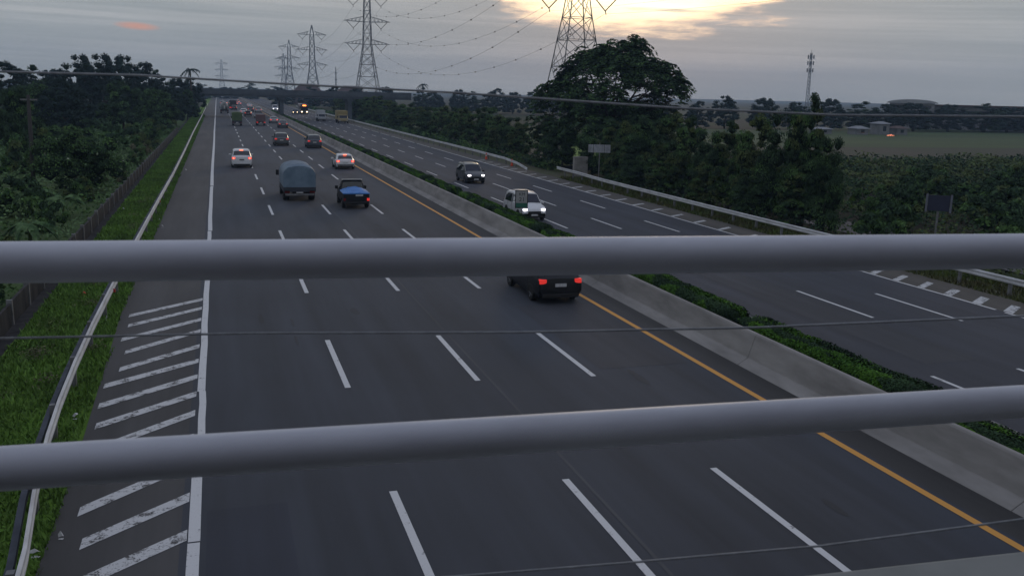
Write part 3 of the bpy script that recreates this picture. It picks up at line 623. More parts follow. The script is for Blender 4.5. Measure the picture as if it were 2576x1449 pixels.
# far tree line right and middle
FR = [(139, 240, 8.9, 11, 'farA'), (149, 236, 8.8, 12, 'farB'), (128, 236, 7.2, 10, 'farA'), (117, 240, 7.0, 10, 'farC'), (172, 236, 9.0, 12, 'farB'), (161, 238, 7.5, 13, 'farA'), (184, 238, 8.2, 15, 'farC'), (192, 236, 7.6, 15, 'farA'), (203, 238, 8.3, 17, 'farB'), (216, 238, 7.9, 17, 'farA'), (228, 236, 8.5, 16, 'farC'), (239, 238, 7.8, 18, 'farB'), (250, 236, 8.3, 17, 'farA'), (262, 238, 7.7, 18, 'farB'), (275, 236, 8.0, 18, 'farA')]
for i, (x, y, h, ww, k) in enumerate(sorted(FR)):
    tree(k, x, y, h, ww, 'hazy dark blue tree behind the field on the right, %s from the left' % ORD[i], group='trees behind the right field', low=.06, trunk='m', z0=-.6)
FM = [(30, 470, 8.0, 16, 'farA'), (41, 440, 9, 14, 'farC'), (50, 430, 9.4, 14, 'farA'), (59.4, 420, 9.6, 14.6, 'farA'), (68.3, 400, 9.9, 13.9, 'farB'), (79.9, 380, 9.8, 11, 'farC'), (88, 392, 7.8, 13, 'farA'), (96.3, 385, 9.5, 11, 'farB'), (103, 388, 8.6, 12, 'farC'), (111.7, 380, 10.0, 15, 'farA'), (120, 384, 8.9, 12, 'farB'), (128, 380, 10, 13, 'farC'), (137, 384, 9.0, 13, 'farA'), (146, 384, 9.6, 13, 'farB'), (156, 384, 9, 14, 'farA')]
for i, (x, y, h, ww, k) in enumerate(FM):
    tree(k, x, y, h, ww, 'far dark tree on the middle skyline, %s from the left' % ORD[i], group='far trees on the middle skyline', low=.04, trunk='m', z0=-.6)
for i, (x, y, h, ww, k) in enumerate([(-9, 560, 9, 22, 'farA'), (6, 600, 8, 20, 'farB'), (22, 620, 11, 20, 'farC'), (40, 640, 9, 24, 'farA'), (60, 640, 9, 24, 'farB'), (-25, 560, 10, 22, 'farB')]):
    tree(k, x, y + 60, h, ww, 'very distant hazy tree at the end of the motorway, %s from the left' % ORD[[1, 2, 3, 4, 5, 0][i]], group='distant trees at the end of the motorway', low=.03, trunk='m', z0=-.6)

# --- the tall spreading tree: limbs and drooping sprays ---
def spreading_tree():
    x0, y0 = 45.0, 104
    r = empty('spreading_tree', (x0, y0, -.5), label='tall dark spreading tree with drooping leaf sprays in front of the big pylon', cat='tree')
    rnd = random.Random(9); b = MB(); tips = []
    b.tube([(0, 0, 0), (.2, .1, 2.2), (-.1, .2, 4.4)], [.55, .42, .34], 9)
    for k in range(12):
        a = 2 * math.pi * k / 12 + rnd.uniform(-.2, .2); rr = rnd.uniform(3.6, 7.5)
        zt = 5.0 + 8.2 * max(0, 1 - (rr / 9.4) ** 1.6) * rnd.uniform(.85, 1.0)
        q = Vector((-.1, .2, rnd.uniform(3.2, 4.4))); e = Vector((math.cos(a) * rr, math.sin(a) * rr, zt)); m_ = q.lerp(e, .5) + Vector((0, 0, .6))
        b.tube([q, m_, e], [.22, .15, .05], 6)
        for j in range(6):
            s_ = m_.lerp(e, rnd.uniform(0, 1)); aa = a + rnd.uniform(-1.2, 1.2); t_ = s_ + Vector((math.cos(aa) * 1.6, math.sin(aa) * 1.6, rnd.uniform(.2, 1.2))); b.tube([s_, t_], [.06, .025], 4)
    b.build('trunk', BARK, r, smooth=True)
    # sprays: each an arching rachis with leaflets, over a dome envelope
    rng = np.random.default_rng(5); P = []; N = []; SZ = []
    def spray(c, a, L, drop, wd=.62):
        k = 46; t = rng.random(k); d = np.array([math.cos(a), math.sin(a), 0]); sd_ = np.array([-d[1], d[0], 0])
        s = rng.uniform(-1, 1, k) * wd * (1 - t * .45)
        p = np.array(c)[None] + d[None] * (L * t)[:, None] + sd_[None] * s[:, None]; p[:, 2] += .55 * L * t - drop * L * t * t - .25 * np.abs(s)
        nn = np.tile([0, 0, 1.], (k, 1)) + d[None] * (.4 * t)[:, None] + rng.normal(size=(k, 3)) * .35
        P.append(p); N.append(nn); SZ.append(rng.uniform(.26, .50, k))
    for i in range(1500):
        u = rng.random(); a = rng.uniform(0, 6.283); shell = rng.random() < .8
        rr = 9.6 * math.sqrt(u) * (.92 + .08 * math.sin(5 * a)); cx = rr * math.cos(a); cy = rr * math.sin(a); env = float(np.interp(cx, [-9.6, -7.8, -5.4, -4.7, -2.7, 0, 2.2, 4.7, 7.2, 9.6], [6.4, 9.2, 10.0, 12.2, 13.9, 14.6, 14.1, 12.6, 10.3, 6.6])); env = 5 + (env - 5) * math.sqrt(max(0.04, 1 - (cy / 10.5) ** 2)) + 2.0 * mnoise.noise(Vector((cx * .45, cy * .45, 3)))
        lo = 3.6 + .9 * math.sin(2 * a)
        z = env - rng.uniform(0, 1.2) if shell else rng.uniform(lo, max(lo + .5, env))
        if z < lo: z = lo + rng.random()
        if mnoise.noise(Vector((rr * math.cos(a) * .33, rr * math.sin(a) * .33, z * .42))) < -.38: continue
        spray((rr * math.cos(a) * .95, rr * math.sin(a) * .95, z), a + rng.uniform(-.7, .7), rng.uniform(.9, 1.8), rng.uniform(.6, 1.3))
    for i in range(240):
        a = rng.uniform(0, 6.283); rr = rng.uniform(0, 8.4); spray((rr * math.cos(a), rr * math.sin(a), rng.uniform(4.4, 8.0)), a, rng.uniform(.8, 1.5), rng.uniform(.6, 1.1), .9)
    for i in range(190):
        a = rng.uniform(0, 6.283); rr = rng.uniform(6.4, 9.8); spray((rr * math.cos(a), rr * math.sin(a), rng.uniform(2.6, 6.0)), a, rng.uniform(1, 1.9), rng.uniform(.7, 1.2))
    P = np.concatenate(P); N = np.concatenate(N); N /= np.linalg.norm(N, axis=1, keepdims=True); SZ = np.concatenate(SZ)
    me = quads_mesh('crown', P, N, SZ, [LF_DARK, LF_MID, LF_CORE], (rng.random(len(P)) < .3).astype(int), aspect=.6, rng=rng)
    link('crown', me, r)
spreading_tree()
tree('broadA', 50.5, 108, 7.6, 9, 'dark rounded tree filling the space under the right side of the spreading tree', low=.1)
tree('broadB', 45.5, 100, 6.2, 7, 'dark rounded tree under the middle of the spreading tree', low=.1)

# ------------------------------------------------------------------ guard rails and wall
def guard_rail(path, z, label, down_end=None, step=4.0, face=-1, postmat=GALV_D, zb=None):
    r = empty('guard_rail', (path[0][0], path[0][1], 0), label=label, cat='guard rail', group='steel guard rails along the motorway'); ox, oy = path[0][:2]
    pts = [(x - ox, y - oy, zz) for x, y, zz in path]
    wprof = [(face * .00, -.15), (face * .045, -.12), (face * .05, -.06), (face * .0, -.015), (face * .0, .015), (face * .05, .06), (face * .045, .12), (face * .00, .15), (face * -.012, .15), (face * .03, .11), (face * .035, .06), (face * -.015, .0), (face * .035, -.06), (face * .03, -.11), (face * -.012, -.15)]
    b = MB(); b.strip(pts, wprof); b.build('beam', GALV, r)
    # posts by arc length
    d = 0; seg = []; nposts = 0
    for (a, c) in zip(pts[:-1], pts[1:]):
        a, c = Vector(a), Vector(c); L = (c - a).length; t = (step - d) if d else 0.3
        while t < L and nposts < 95:
            p = a.lerp(c, t / L); b = MB(); hb_ = (zb if zb is not None else -.05)
            b.box(p.x - face * .10 - .06, p.x - face * .10 + .06, p.y - .07, p.y + .07, hb_ - .3, p.z + .12); b.build('post', postmat, r); t += step; nposts += 1
        d = step - (t - L)
        if d < 0: d = 0
    return r
gl = guard_rail([(-2.6, 6, .7), (-3.18, 15, .7), (-3.45, 17.5, .7), (-3.66, 20.2, .7), (-3.78, 22.6, .7), (-3.87, 25.8, .7), (-3.93, 30, .7), (-3.95, 36, .7), (-3.95, 45, .7), (-3.93, 53, .7), (-3.88, 66, .7), (-3.8, 82, .7), (-3.8, 110, .7), (-3.9, 160, .7), (-3.85, 236, .7), (-3.9, 420, .7)], .7, 'long steel guard rail in the grass beside the left shoulder', face=1)
b = MB(); b.strip([(x_ + 2.6, y_ - 6, .6) for x_, y_ in [(-2.6, 6), (-3.18, 15), (-3.45, 17.5), (-3.66, 20.2), (-3.78, 22.6), (-3.87, 25.8), (-3.93, 30), (-3.95, 36), (-3.95, 45), (-3.93, 53), (-3.88, 66), (-3.8, 82), (-3.8, 110), (-3.9, 160)]], [(-.26, -.12), (-.15, -.12), (-.15, .0), (-.26, .0)]); b.build('rear_beam', mat('rear_beam_steel', (.07, .078, .10), (.04, .046, .06), 2, .8), gl)
guard_rail([(33.75, 8, .27), (33.7, 30, .27), (33.6, 50, .27), (33.75, 60, .24), (33.8, 72, .26), (33.9, 80, .26), (34.4, 88, .26), (34.9, 95, .18)], .27, 'near steel guard rail behind the hatched right shoulder', face=-1, zb=RZ, step=3)
guard_rail([(33.0, 99.5, RZ + .1), (32.9, 103, .05), (32.9, 108, .25), (33.0, 122, .25), (32.9, 150, .25), (32.7, 200, .25), (32.6, 260, .25), (32.6, 420, .25)], .27, 'far steel guard rail by the tree row, its near end sloping to the ground', face=-1, zb=RZ, step=4)
# second lower rail line (double beam look) on the near right rail
# concrete panel wall left
r = empty('panel_wall', (-6.95, 10, 0), label='low dark concrete panel wall between the grass verge and the thicket', cat='wall')
for i in range(56):
    y = i * 3.0; b = MB(); n = 1
    b.box(-.05, .05, y + .09, y + 2.91, -.4, .70 + .03 * math.sin(i * 1.7)); b.build('panel', CONC_D, r)
    b = MB(); b.box(-.09, .09, y - .08, y + .08, -.4, .80); b.build('post', GALV_D, r)
# ------------------------------------------------------------------ markers, signs, cones, litter
def cone(x, y, z, label):
    r = empty('traffic_cone', (x, y, z), label=label, cat='traffic cone', group='orange cones by the far guard rail')
    b = MB(); b.tube([(0, 0, .03), (0, 0, .85)], [.17, .05], 12); b.build('cone_body', mat('cone_orange', (0.75, 0.10, 0.04), None, 3, .6), r, smooth=True, sharp=40)
    b = MB(); b.box(-.22, .22, -.22, .22, 0, .04); b.build('base', BLACKP, r)
    b = MB(); b.tube([(0, 0, .45), (0, 0, .6)], [.118, .098], 12, cap=False); b.build('reflective_band', PLATE, r)
cone(32.7, 115.5, RZ, 'small orange traffic cone in front of the far guard rail, the farther one'); cone(32.9, 105.0, RZ, 'small orange traffic cone at the sloping end of the far guard rail')
def txt(body, size, loc, m, parent, name='lettering', rot=(math.pi / 2, 0, 0)):
    cu = bpy.data.curves.new('t', 'FONT'); cu.body = body; cu.size = size; cu.align_x = 'CENTER'; cu.align_y = 'CENTER'; cu.extrude = .004
    o = bpy.data.objects.new('t', cu); C.objects.link(o); dg = bpy.context.evaluated_depsgraph_get(); me = bpy.data.meshes.new_from_object(o.evaluated_get(dg)); bpy.data.objects.remove(o)
    me.materials.clear(); me.materials.append(m); n = link(name, me, parent); n.location = loc; n.rotation_euler = rot; return n
r = empty('kilometre_sign', (17.0, 52.2, .4), rz=math.radians(-14), label='small white and green kilometre sign on a post in the median hedge', cat='road sign')
b = MB(); b.box(-.03, .03, -.02, .02, 0, 1.05); b.build('post', GALV_D, r)
b = MB(); b.box(-.38, .38, -.02, .02, .90, 1.98); b.build('frame', BLACKP, r, bevel=.01)
b = MB(); b.box(-.33, .33, -.035, -.021, 1.22, 1.93); b.build('plate', mat('sign_white', (.34, .34, .34), (.26, .26, .26), 3, .6), r)
b = MB(); b.box(-.33, .33, -.035, -.021, .95, 1.215); b.build('green_band', mat('sign_green', (.03, .13, .09), None, 3, .6), r)
txt('KM', .26, (.02, -.04, 1.73), BLACKP, r); txt('21', .36, (.02, -.04, 1.42), BLACKP, r)
r = empty('roadside_board', (35.4, 84.5, RZ), rz=math.radians(-24), label='weathered white board on a post among the trees behind the right guard rail', cat='sign')
b = MB(); b.box(-.05, .05, 0, .1, 0, 3.9); b.build('post', GALV_D, r)
for x0, x1 in ((-1.1, -.62), (-.58, .45), (.49, 1.05)):
    b = MB(); b.box(x0, x1, -.04, -.005, 2.95, 3.72); b.build('panel', mat('board_white', (.36, .37, .40), (.20, .21, .23), 2.5, .7, stretch=(1, 1, .4)), r)
r = empty('blue_board', (37.2, 41.0, RZ), rz=math.radians(-40), label='dark blue board with pale side edges above the lower right thicket', cat='sign')
b = MB(); b.box(-.55, .55, -.04, 0, 2.7, 3.55); b.build('panel', mat('board_blue', (.028, .032, .060), None, 3, .6), r)
for s in (-1, 1):
    b = MB(); b.box(s * .61 - .05, s * .61 + .05, -.06, .02, 2.62, 3.6); b.build('side_edge', mat('board_edge', (.15, .16, .20), None, 3, .6), r)
b = MB(); b.box(-.05, .05, 0.01, .08, 0, 2.8); b.build('post', GALV_D, r)
# concrete culvert headwall / path in the gap
b = MB(); b.box(35.6, 37.1, 91.6, 92.1, -.6, 1.6)
b.build('x', CONC); o = bpy.context.scene.objects['x']; o.name = 'culvert_wall'; tag(o, 'pale concrete culvert wall in the gap between the roadside trees', 'wall')
b = MB(); b.quad((39.0, 104, -.3), (43.5, 104, -.3), (67, 160, -.3), (59, 160, -.3)); tag(b.build('bright_field_gap', mat('bright_field', (.14, .23, .04), (.09, .16, .03), .4, .95)), kind='structure')
# reflectors and litter
RED = mat('red_reflector', (.45, .03, .03), None, 4, .4)
for i, (x, y, z, lab) in enumerate([(-4.0, 35.9, .6, 'nearest'), (-4.02, 56.5, .6, 'middle'), (-3.95, 64.0, .6, 'farthest')]):
    b = MB(); b.box(-.05, .05, -.05, .05, -.06, .06); o = b.build('reflector', RED, bevel=.01); o.location = (x + .12, y, z); tag(o, 'small red reflector on the left guard rail, the %s one' % lab, 'reflector', 'red reflectors on the left guard rail')
def litter(x, y, s, c, label, seed):
    rnd = random.Random(seed); b = MB(); n = 7; vs = [(s * math.cos(k * 6.28 / n) * rnd.uniform(.5, 1), s * .7 * math.sin(k * 6.28 / n) * rnd.uniform(.5, 1), rnd.uniform(.03, .14)) for k in range(n)] + [(0, 0, .16)]
    b.add(vs, [(k, (k + 1) % n, n) for k in range(n)]); b.add([(v[0], v[1], 0.0) for v in vs[:n]], [tuple(range(n))]); o = b.build('litter', c); o.location = (x, y, 0.01); tag(o, label, 'litter', 'litter along the left verge')
LW = mat('litter_white', (.6, .6, .6), None, 8, .6); LR = mat('litter_red', (.55, .09, .04), None, 8, .6)
for i, (x, y, s, c, l) in enumerate([(-6.08, 64.4, .16, LW, 'small white scrap of litter on the grass near the wall'), (-3.3, 56.1, .16, LW, 'white scrap at the shoulder edge just above the upper pipe'), (-3.15, 94.5, .17, LW, 'white scrap lying on the left shoulder beyond the others'), (-3.57, 58.8, .1, LW, 'tiny white scrap next to the rail above the upper pipe'), (-5.19, 38.1, .2, LR, 'orange red piece of litter on the grass below the upper pipe'), (-3.6, 23.5, .14, LW, 'crumpled white paper between rail and shoulder above the lower pipe'), (-3.3, 16.35, .16, LW, 'crumpled white paper beside the rail at the bottom left'), (-3.95, 33.8, .08, LW, 'tiny white scrap beside the rail between the pipes'), (-2.98, 16.95, .12, LW, 'flat white scrap at the shoulder edge below the lower pipe')]): litter(x, y, s * .62, c, l, i)
# leaning timber pole left
r = empty('utility_pole', (-13.7, 80 * .985, -.4), label='dark slanting utility pole wrapped in creepers at the left picture edge', cat='pole')
b = MB(); b.tube([(0, 0, 0), (.05, 0, 3.5), (.12, 0, 7.4)], [.17, .15, .12], 10); b.build('shaft', mat('pole_dark', (.05, .045, .045), None, 4, .9), r, smooth=True)
b = MB(); b.box(-.45, .7, -.06, .06, 7.0, 7.12); b.build('cross_arm', GALV_D, r)

# ------------------------------------------------------------------ overpass at the far end
r = empty('overpass', (0, 262, 0), label='grey concrete road overpass crossing the motorway at the far end', cat='bridge')
b = MB(); b.box(-22, 52, 0, 9, 5.35, 6.5); b.build('deck', BRIDGE, r)
for yv in (-.25, 8.99):
    b = MB(); b.box(-22, 52, yv, yv + .25, 5.9, 7.3); b.build('parapet', BRIDGE, r)
for i, xx in enumerate((-5.6, 16.6, 35)):
    b = MB(); b.box(xx - .5, xx + .5, 1, 8, -.6, 4.7); b.box(xx - .9, xx + .9, .3, 8.7, 4.7, 5.34); b.build('pier', BRIDGE, r)
# far hump of rising approach: house silhouettes above the overpass
def house(x, y, w_, d, h, rh, label, wm, rm, z0=-.6, rz=0):
    r = empty('house', (x, y, z0), rz=rz, label=label, cat='house', group='distant houses')
    b = MB(); b.box(-w_ / 2, w_ / 2, 0, d, 0, h); b.build('wall', wm, r)
    b = MB(); e = .5; b.add([(-w_ / 2 - e, -e, h), (w_ / 2 + e, -e, h), (w_ / 2 + e, d + e, h), (-w_ / 2 - e, d + e, h), (-w_ / 2 + w_ * .25, d / 2, h + rh), (w_ / 2 - w_ * .25, d / 2, h + rh)], [(0, 1, 5, 4), (2, 3, 4, 5), (1, 2, 5), (3, 0, 4), (0, 3, 2, 1)]); b.build('roof', rm, r)
    for k in range(max(1, int(w_ / 4))):
        xx = -w_ / 2 + w_ * (k + .5) / max(1, int(w_ / 4)); b = MB(); b.box(xx - .5, xx + .5, -.03, .02, h * .35, h * .8); b.build('window', GLASS, r)
HW = mat('house_wall', (.24, .24, .25), (.15, .15, .16), .4, .8); HR = mat('house_roof', (.10, .07, .065), None, 1, .9); HR2 = mat('house_roof_grey', (.25, .26, .28), None, 1, .8)
house(47, 520, 15, 10, 6.5, 4.4, 'dark roofed house on the skyline just above the overpass, left one', HR, HR); house(70, 520, 14, 10, 6.8, 3.6, 'wide dark house on the skyline above the overpass, right one', HR, HR)
house(160, 206, 3.5, 4, 1.6, .7, 'small pale house at the edge of the field, left of the fire', HW, HR2); house(167.5, 207, 3, 4, 2.9, .6, 'small two storey pale house directly behind the fire', HW, HR2); house(174, 208, 3.4, 4, 1.7, .7, 'small pale house right of the fire', HW, HR); house(150, 208, 4, 4, 1.3, .5, 'lowest pale house at the left end of the field edge', HW, HR2)
# hall with curved roof
r = empty('domed_hall', (222, 262, .3), rz=math.radians(-40), label='pale hall with a low curved dark edged roof above the right tree line', cat='building')
b = MB(); b.box(-7, 7, 0, 10, -1.4, 7.4); b.build('wall', HW, r)
b = MB(); n = 12; vs = []
for yv in (-.5, 10.5):
    for i in range(n + 1):
        a = math.pi * i / n; vs.append((-8 * math.cos(a), yv, 7.4 + 1.3 * math.sin(a)))
fs = [(i, i + 1, n + 2 + i, n + 1 + i) for i in range(n)] + [tuple(range(n + 1)), tuple(range(2 * n + 1, n, -1))]
b.add(vs, fs); b.build('roof', mat('hall_roof', (.34, .35, .37), (.26, .27, .29), .3, .8), r, smooth=True, sharp=40)
b = MB(); b.box(-6, 6, -.05, 0, 5.8, 6.8); b.build('window_band', GLASS, r)
r = empty('long_shed', (238, 252, 1.8), rz=math.radians(-40), label='long low pale shed with a flat dark roof right of the domed hall', cat='building')
b = MB(); b.box(-16, 16, 0, 10, -2.4, 5.2); b.build('wall', HW, r); b = MB(); b.box(-17, 17, -1, 11, 5.2, 5.7); b.build('roof', HR, r)
b = MB(); b.box(-14, 14, -.05, 0, 2.6, 3.8); b.build('window_band', GLASS, r)
r = empty('bonfire', (164.2, 200.5, -.5), label='small orange fire burning at the far edge of the field on the right', cat='fire')
b = MB(); rnd = random.Random(2)
for k in range(7): b.tube([(rnd.uniform(-1.2, 1.2), rnd.uniform(-.3, .3), 0), (rnd.uniform(-.8, .8), 0, rnd.uniform(.2, .4))], [.2, .03], 6)
b.build('flames', FLAME, r)
b = MB()
for k in range(6): b.tube([(-1.6 + k * .6, -.2, .05), (-1.0 + k * .6, .4, .15)], .08, 5)
b.build('embers', BARK, r)

# ------------------------------------------------------------------ pylons and lines
def pylon(x, y, zb, label, thick=.16, detail=True):
    r = empty('pylon', (x, y, zb), label=label, cat='pylon', group='lattice pylons of the power line')
    lv = [(0, 6.7), (8, 5.5), (15, 4.4), (21, 3.5), (26, 2.7), (31, 2.05), (36.5, 1.9), (42, 1.75), (47.5, 1.6), (53, 1.4), (60, .25)]
    b = MB(); cs = ((-1, -1), (1, -1), (1, 1), (-1, 1)); t = thick
    for (z0, w0), (z1, w1) in zip(lv[:-1], lv[1:]):
        for (sx, sy) in cs: b.tube([(sx * w0, sy * w0, z0), (sx * w1, sy * w1, z1)], t, 4, cap=False)
        for k in range(4):
            a, c = cs[k], cs[(k + 1) % 4]
            b.tube([(a[0] * w0, a[1] * w0, z0), (c[0] * w1, c[1] * w1, z1)], t * .6, 4, cap=False); b.tube([(c[0] * w0, c[1] * w0, z0), (a[0] * w1, a[1] * w1, z1)], t * .6, 4, cap=False)
            b.tube([(a[0] * w1, a[1] * w1, z1), (c[0] * w1, c[1] * w1, z1)], t * .5, 4, cap=False)
            if w0 > 3:
                mx, my = (a[0] + c[0]) / 2, (a[1] + c[1]) / 2
                for q in (a, c): b.tube([(q[0] * w0 * .5 + mx * w0 * .5, q[1] * w0 * .5 + my * w0 * .5, z0), (q[0] * (w0 + w1) / 2, q[1] * (w0 + w1) / 2, (z0 + z1) / 2)], t * .4, 4, cap=False)
    b.build('lattice_body', STEEL, r)
    for za, hw in ((31, 11.5), (42, 11.8), (53, 10.8)):
        b = MB()
        for s in (-1, 1):
            wI = 2.0; tip = (s * hw, 0, za + .3)
            for sy in (-1, 1):
                b.tube([(s * wI, sy * wI, za), tip], t * .6, 4, cap=False); b.tube([(s * wI * .9, sy * wI * .9, za + 2.6), tip], t * .5, 4, cap=False)
                for j in range(1, 5):
                    u = j / 5; pl = Vector((s * wI, sy * wI, za)).lerp(Vector(tip), u); pu = Vector((s * wI, sy * wI, za + 2.6)).lerp(Vector(tip), (j - .5) / 5); pv = Vector((s * wI, sy * wI, za + 2.6)).lerp(Vector(tip), u)
                    b.tube([pl, pv], t * .35, 4, cap=False); b.tube([pl, pu], t * .35, 4, cap=False)
        b.build('cross_arm', STEEL, r)
        for s in (-1, 1):
            b = MB(); px = s * 7.0
            b.tube([(px - 3.2, 0, za + .1), (px, 0, za - 3.2)], .14, 5); b.tube([(px + 3.2, 0, za + .1), (px, 0, za - 3.2)], .14, 5); b.tube([(px, 0, za - 3.1), (px + .25, 0, za - 4.0)], .12, 5); b.build('insulator', INSUL, r)
    return r
PY = [(80.5, 209, -.6, 'huge near lattice pylon whose legs show behind the spreading tree'), (73.8, 486, -.6, 'second nearest pylon, standing clear against the sky left of centre'), (69.3, 729, -6, 'third pylon, slimmer, left of the clear standing one'), (72.6, 1010, -4, 'taller of the two faint far pylons close together'), (85, 1290, -8, 'shorter and fainter of the two far pylons close together'), (9, 1750, -6, 'very distant faint pylon above the end of the road')]
for i, (x, y, z, l) in enumerate(PY): pylon(x, y, z, l, thick=[.13, .17, .19, .24, .26, .34][i])
def span(p, q, sag, n, label, rad):
    b = MB(); pts = []
    for i in range(n + 1):
        t = i / n; v = Vector(p).lerp(Vector(q), t); v.z -= 4 * sag * t * (1 - t); pts.append(v)
    r = empty('power_cable', p, label=label, cat='power cable', group='conductors of the power line'); loc = Vector(p)
    b.tube([v - loc for v in pts], rad, 5, cap=False); b.build('conductor', WIRE, r)
    return pts, r, loc
def spacer(pts, r, loc, step):
    for i in range(step, len(pts) - 1, step):
        v = pts[i] - loc; b = MB(); b.box(v.x - .18, v.x + .18, v.y - .15, v.y + .15, v.z - .2, v.z + .15); b.build('spacer', INSUL, r)
P0 = (82.5, -50, -.6)
chain = [P0] + [p[:3] for p in PY[:5]]
nmz = ['overhead toward the footbridge', 'between the near pylon and the clear standing one', 'between the second and third pylons', 'between the third and fourth pylons', 'between the two faint far pylons']
for si in range(5):
    A, B = chain[si], chain[si + 1]
    for za, lv_ in ((27.2, 'lowest'), (38.2, 'middle'), (49.2, 'upper')):
        for s, side in ((-1, 'left'), (1, 'right')):
            pts, r, loc = span((A[0] + s * 7, A[1], A[2] + za), (B[0] + s * 7, B[1], B[2] + za), [3.5, 12.5, 9, 9, 9][si], 26, '%s %s conductor %s' % (lv_, side, nmz[si]), [.02, .03, .04, .05, .07][si])
            if si == 1: spacer(pts, r, loc, 2)
# mobile phone mast
r = empty('phone_mast', (482, 697, -3), label='slim lattice mobile phone mast behind the right trees', cat='mast')
b = MB(); H = 50
for k in range(3):
    a = 2 * math.pi * k / 3; a2 = 2 * math.pi * (k + 1) / 3
    b.tube([(1.7 * math.cos(a), 1.7 * math.sin(a), 0), (.9 * math.cos(a), .9 * math.sin(a), H)], .28, 4)
    for j in range(16):
        z0 = H * j / 16; z1 = H * (j + 1) / 16; w0 = 1.7 - .8 * j / 16; w1 = 1.7 - .8 * (j + 1) / 16
        b.tube([(w0 * math.cos(a), w0 * math.sin(a), z0), (w1 * math.cos(a2), w1 * math.sin(a2), z1)], .14, 4, cap=False)
b.build('lattice_body', STEEL, r)
for j, z in enumerate((34, 40, 45)):
    b = MB()
    for k in range(6):
        a = math.pi * k / 3; b.box(2.6 * math.cos(a) - .3, 2.6 * math.cos(a) + .3, 2.6 * math.sin(a) - .3, 2.6 * math.sin(a) + .3, z, z + 3.2)
        b.tube([(0, 0, z + 1.5), (2.6 * math.cos(a), 2.6 * math.sin(a), z + 1.5)], .15, 4)
    b.build('antenna_ring', STEEL, r)
b = MB(); b.tube([(0, 0, H), (0, 0, H + 3)], .15, 5); b.build('lightning_rod', STEEL, r)
r = empty('thin_mast', (143, 1000, -2), label='very faint thin mast just left of the clear standing pylon', cat='mast')
b = MB(); b.tube([(0, 0, 0), (0, 0, 30)], [.9, .35], 5)
for z in (12, 18, 24): b.box(-1, 1, -.5, .5, z, z + .8)
b.build('shaft', STEEL, r); r.location = (107, 900, -2)

# ------------------------------------------------------------------ vehicles
def wheel(parent, x, y, rad, wd, side, rimm=RIM):
    w_ = MB(); n = 20; prof_ = [(-.5, .62), (-.5, .93), (-.38, 1.0), (.38, 1.0), (.5, .93), (.5, .62)]; vs = []; fs = []
    for k in range(n):
        a = 2 * math.pi * k / n
        for (u, v) in prof_: vs.append((u * wd, math.cos(a) * v * rad, math.sin(a) * v * rad))
    m_ = len(prof_)
    for k in range(n):
        for j in range(m_):
            fs.append((k * m_ + j, k * m_ + (j + 1) % m_, ((k + 1) % n) * m_ + (j + 1) % m_, ((k + 1) % n) * m_ + j))
    w_.add(vs, fs); t = w_.build('wheel', RUBBER, parent, smooth=True, sharp=35); t.location = (x, y, rad)
    b = MB(); s = side
    b.tube([(s * wd * .30, 0, 0), (s * wd * .36, 0, 0)], rad * .66, 16)
    for k in range(5):
        a = 2 * math.pi * k / 5; d = Vector((0, math.cos(a), math.sin(a))); e = Vector((0, -d.z, d.y)) * rad * .10; p0 = Vector((s * wd * .47, 0, 0)) + d * rad * .08; p1 = Vector((s * wd * .47, 0, 0)) + d * rad * .62
        b.quad(p0 - e, p0 + e, p1 + e, p1 - e, 1)
    b.build('rim', [BLACKP, rimm], t)
KIN = {  # stations: (t along -0.5 rear .. 0.5 front, top z /H, belt z /H, half width fac, roof half fac)
 'suv': [(-.5, .50, .46, .88, .80), (-.49, .60, .54, .95, .85), (-.455, .66, .60, .98, .86), (-.40, .95, .60, 1, .74), (-.33, .985, .60, 1, .76), (-.05, 1.0, .59, 1, .77), (.09, .965, .58, 1, .74), (.235, .645, .57, 1, .84), (.40, .58, .54, .97, .80), (.475, .50, .47, .90, .74), (.5, .40, .37, .82, .70)],
 'mpv': [(-.5, .44, .41, .88, .82), (-.49, .56, .50, .95, .86), (-.465, .62, .56, .98, .86), (-.425, .94, .57, 1, .76), (-.36, .985, .57, 1, .78), (-.05, 1.0, .56, 1, .79), (.13, .94, .55, 1, .74), (.30, .62, .54, .99, .83), (.42, .54, .50, .96, .80), (.48, .45, .42, .90, .74), (.5, .36, .34, .82, .70)],
 'hatch': [(-.5, .48, .44, .86, .78), (-.485, .60, .54, .94, .80), (-.45, .66, .59, .97, .82), (-.355, .93, .60, 1, .70), (-.27, .985, .60, 1, .72), (-.05, 1.0, .59, 1, .73), (.07, .95, .58, 1, .70), (.23, .64, .57, 1, .80), (.40, .57, .53, .95, .76), (.475, .47, .44, .86, .70), (.5, .38, .36, .78, .66)],
 'sedan': [(-.5, .56, .50, .86, .76), (-.48, .66, .58, .94, .80), (-.40, .69, .60, .98, .82), (-.34, .70, .61, 1, .82), (-.20, .96, .60, 1, .70), (-.12, .99, .60, 1, .72), (0, 1.0, .59, 1, .72), (.08, .95, .58, 1, .70), (.24, .66, .57, 1, .80), (.42, .57, .53, .95, .76), (.5, .40, .38, .80, .68)],
}
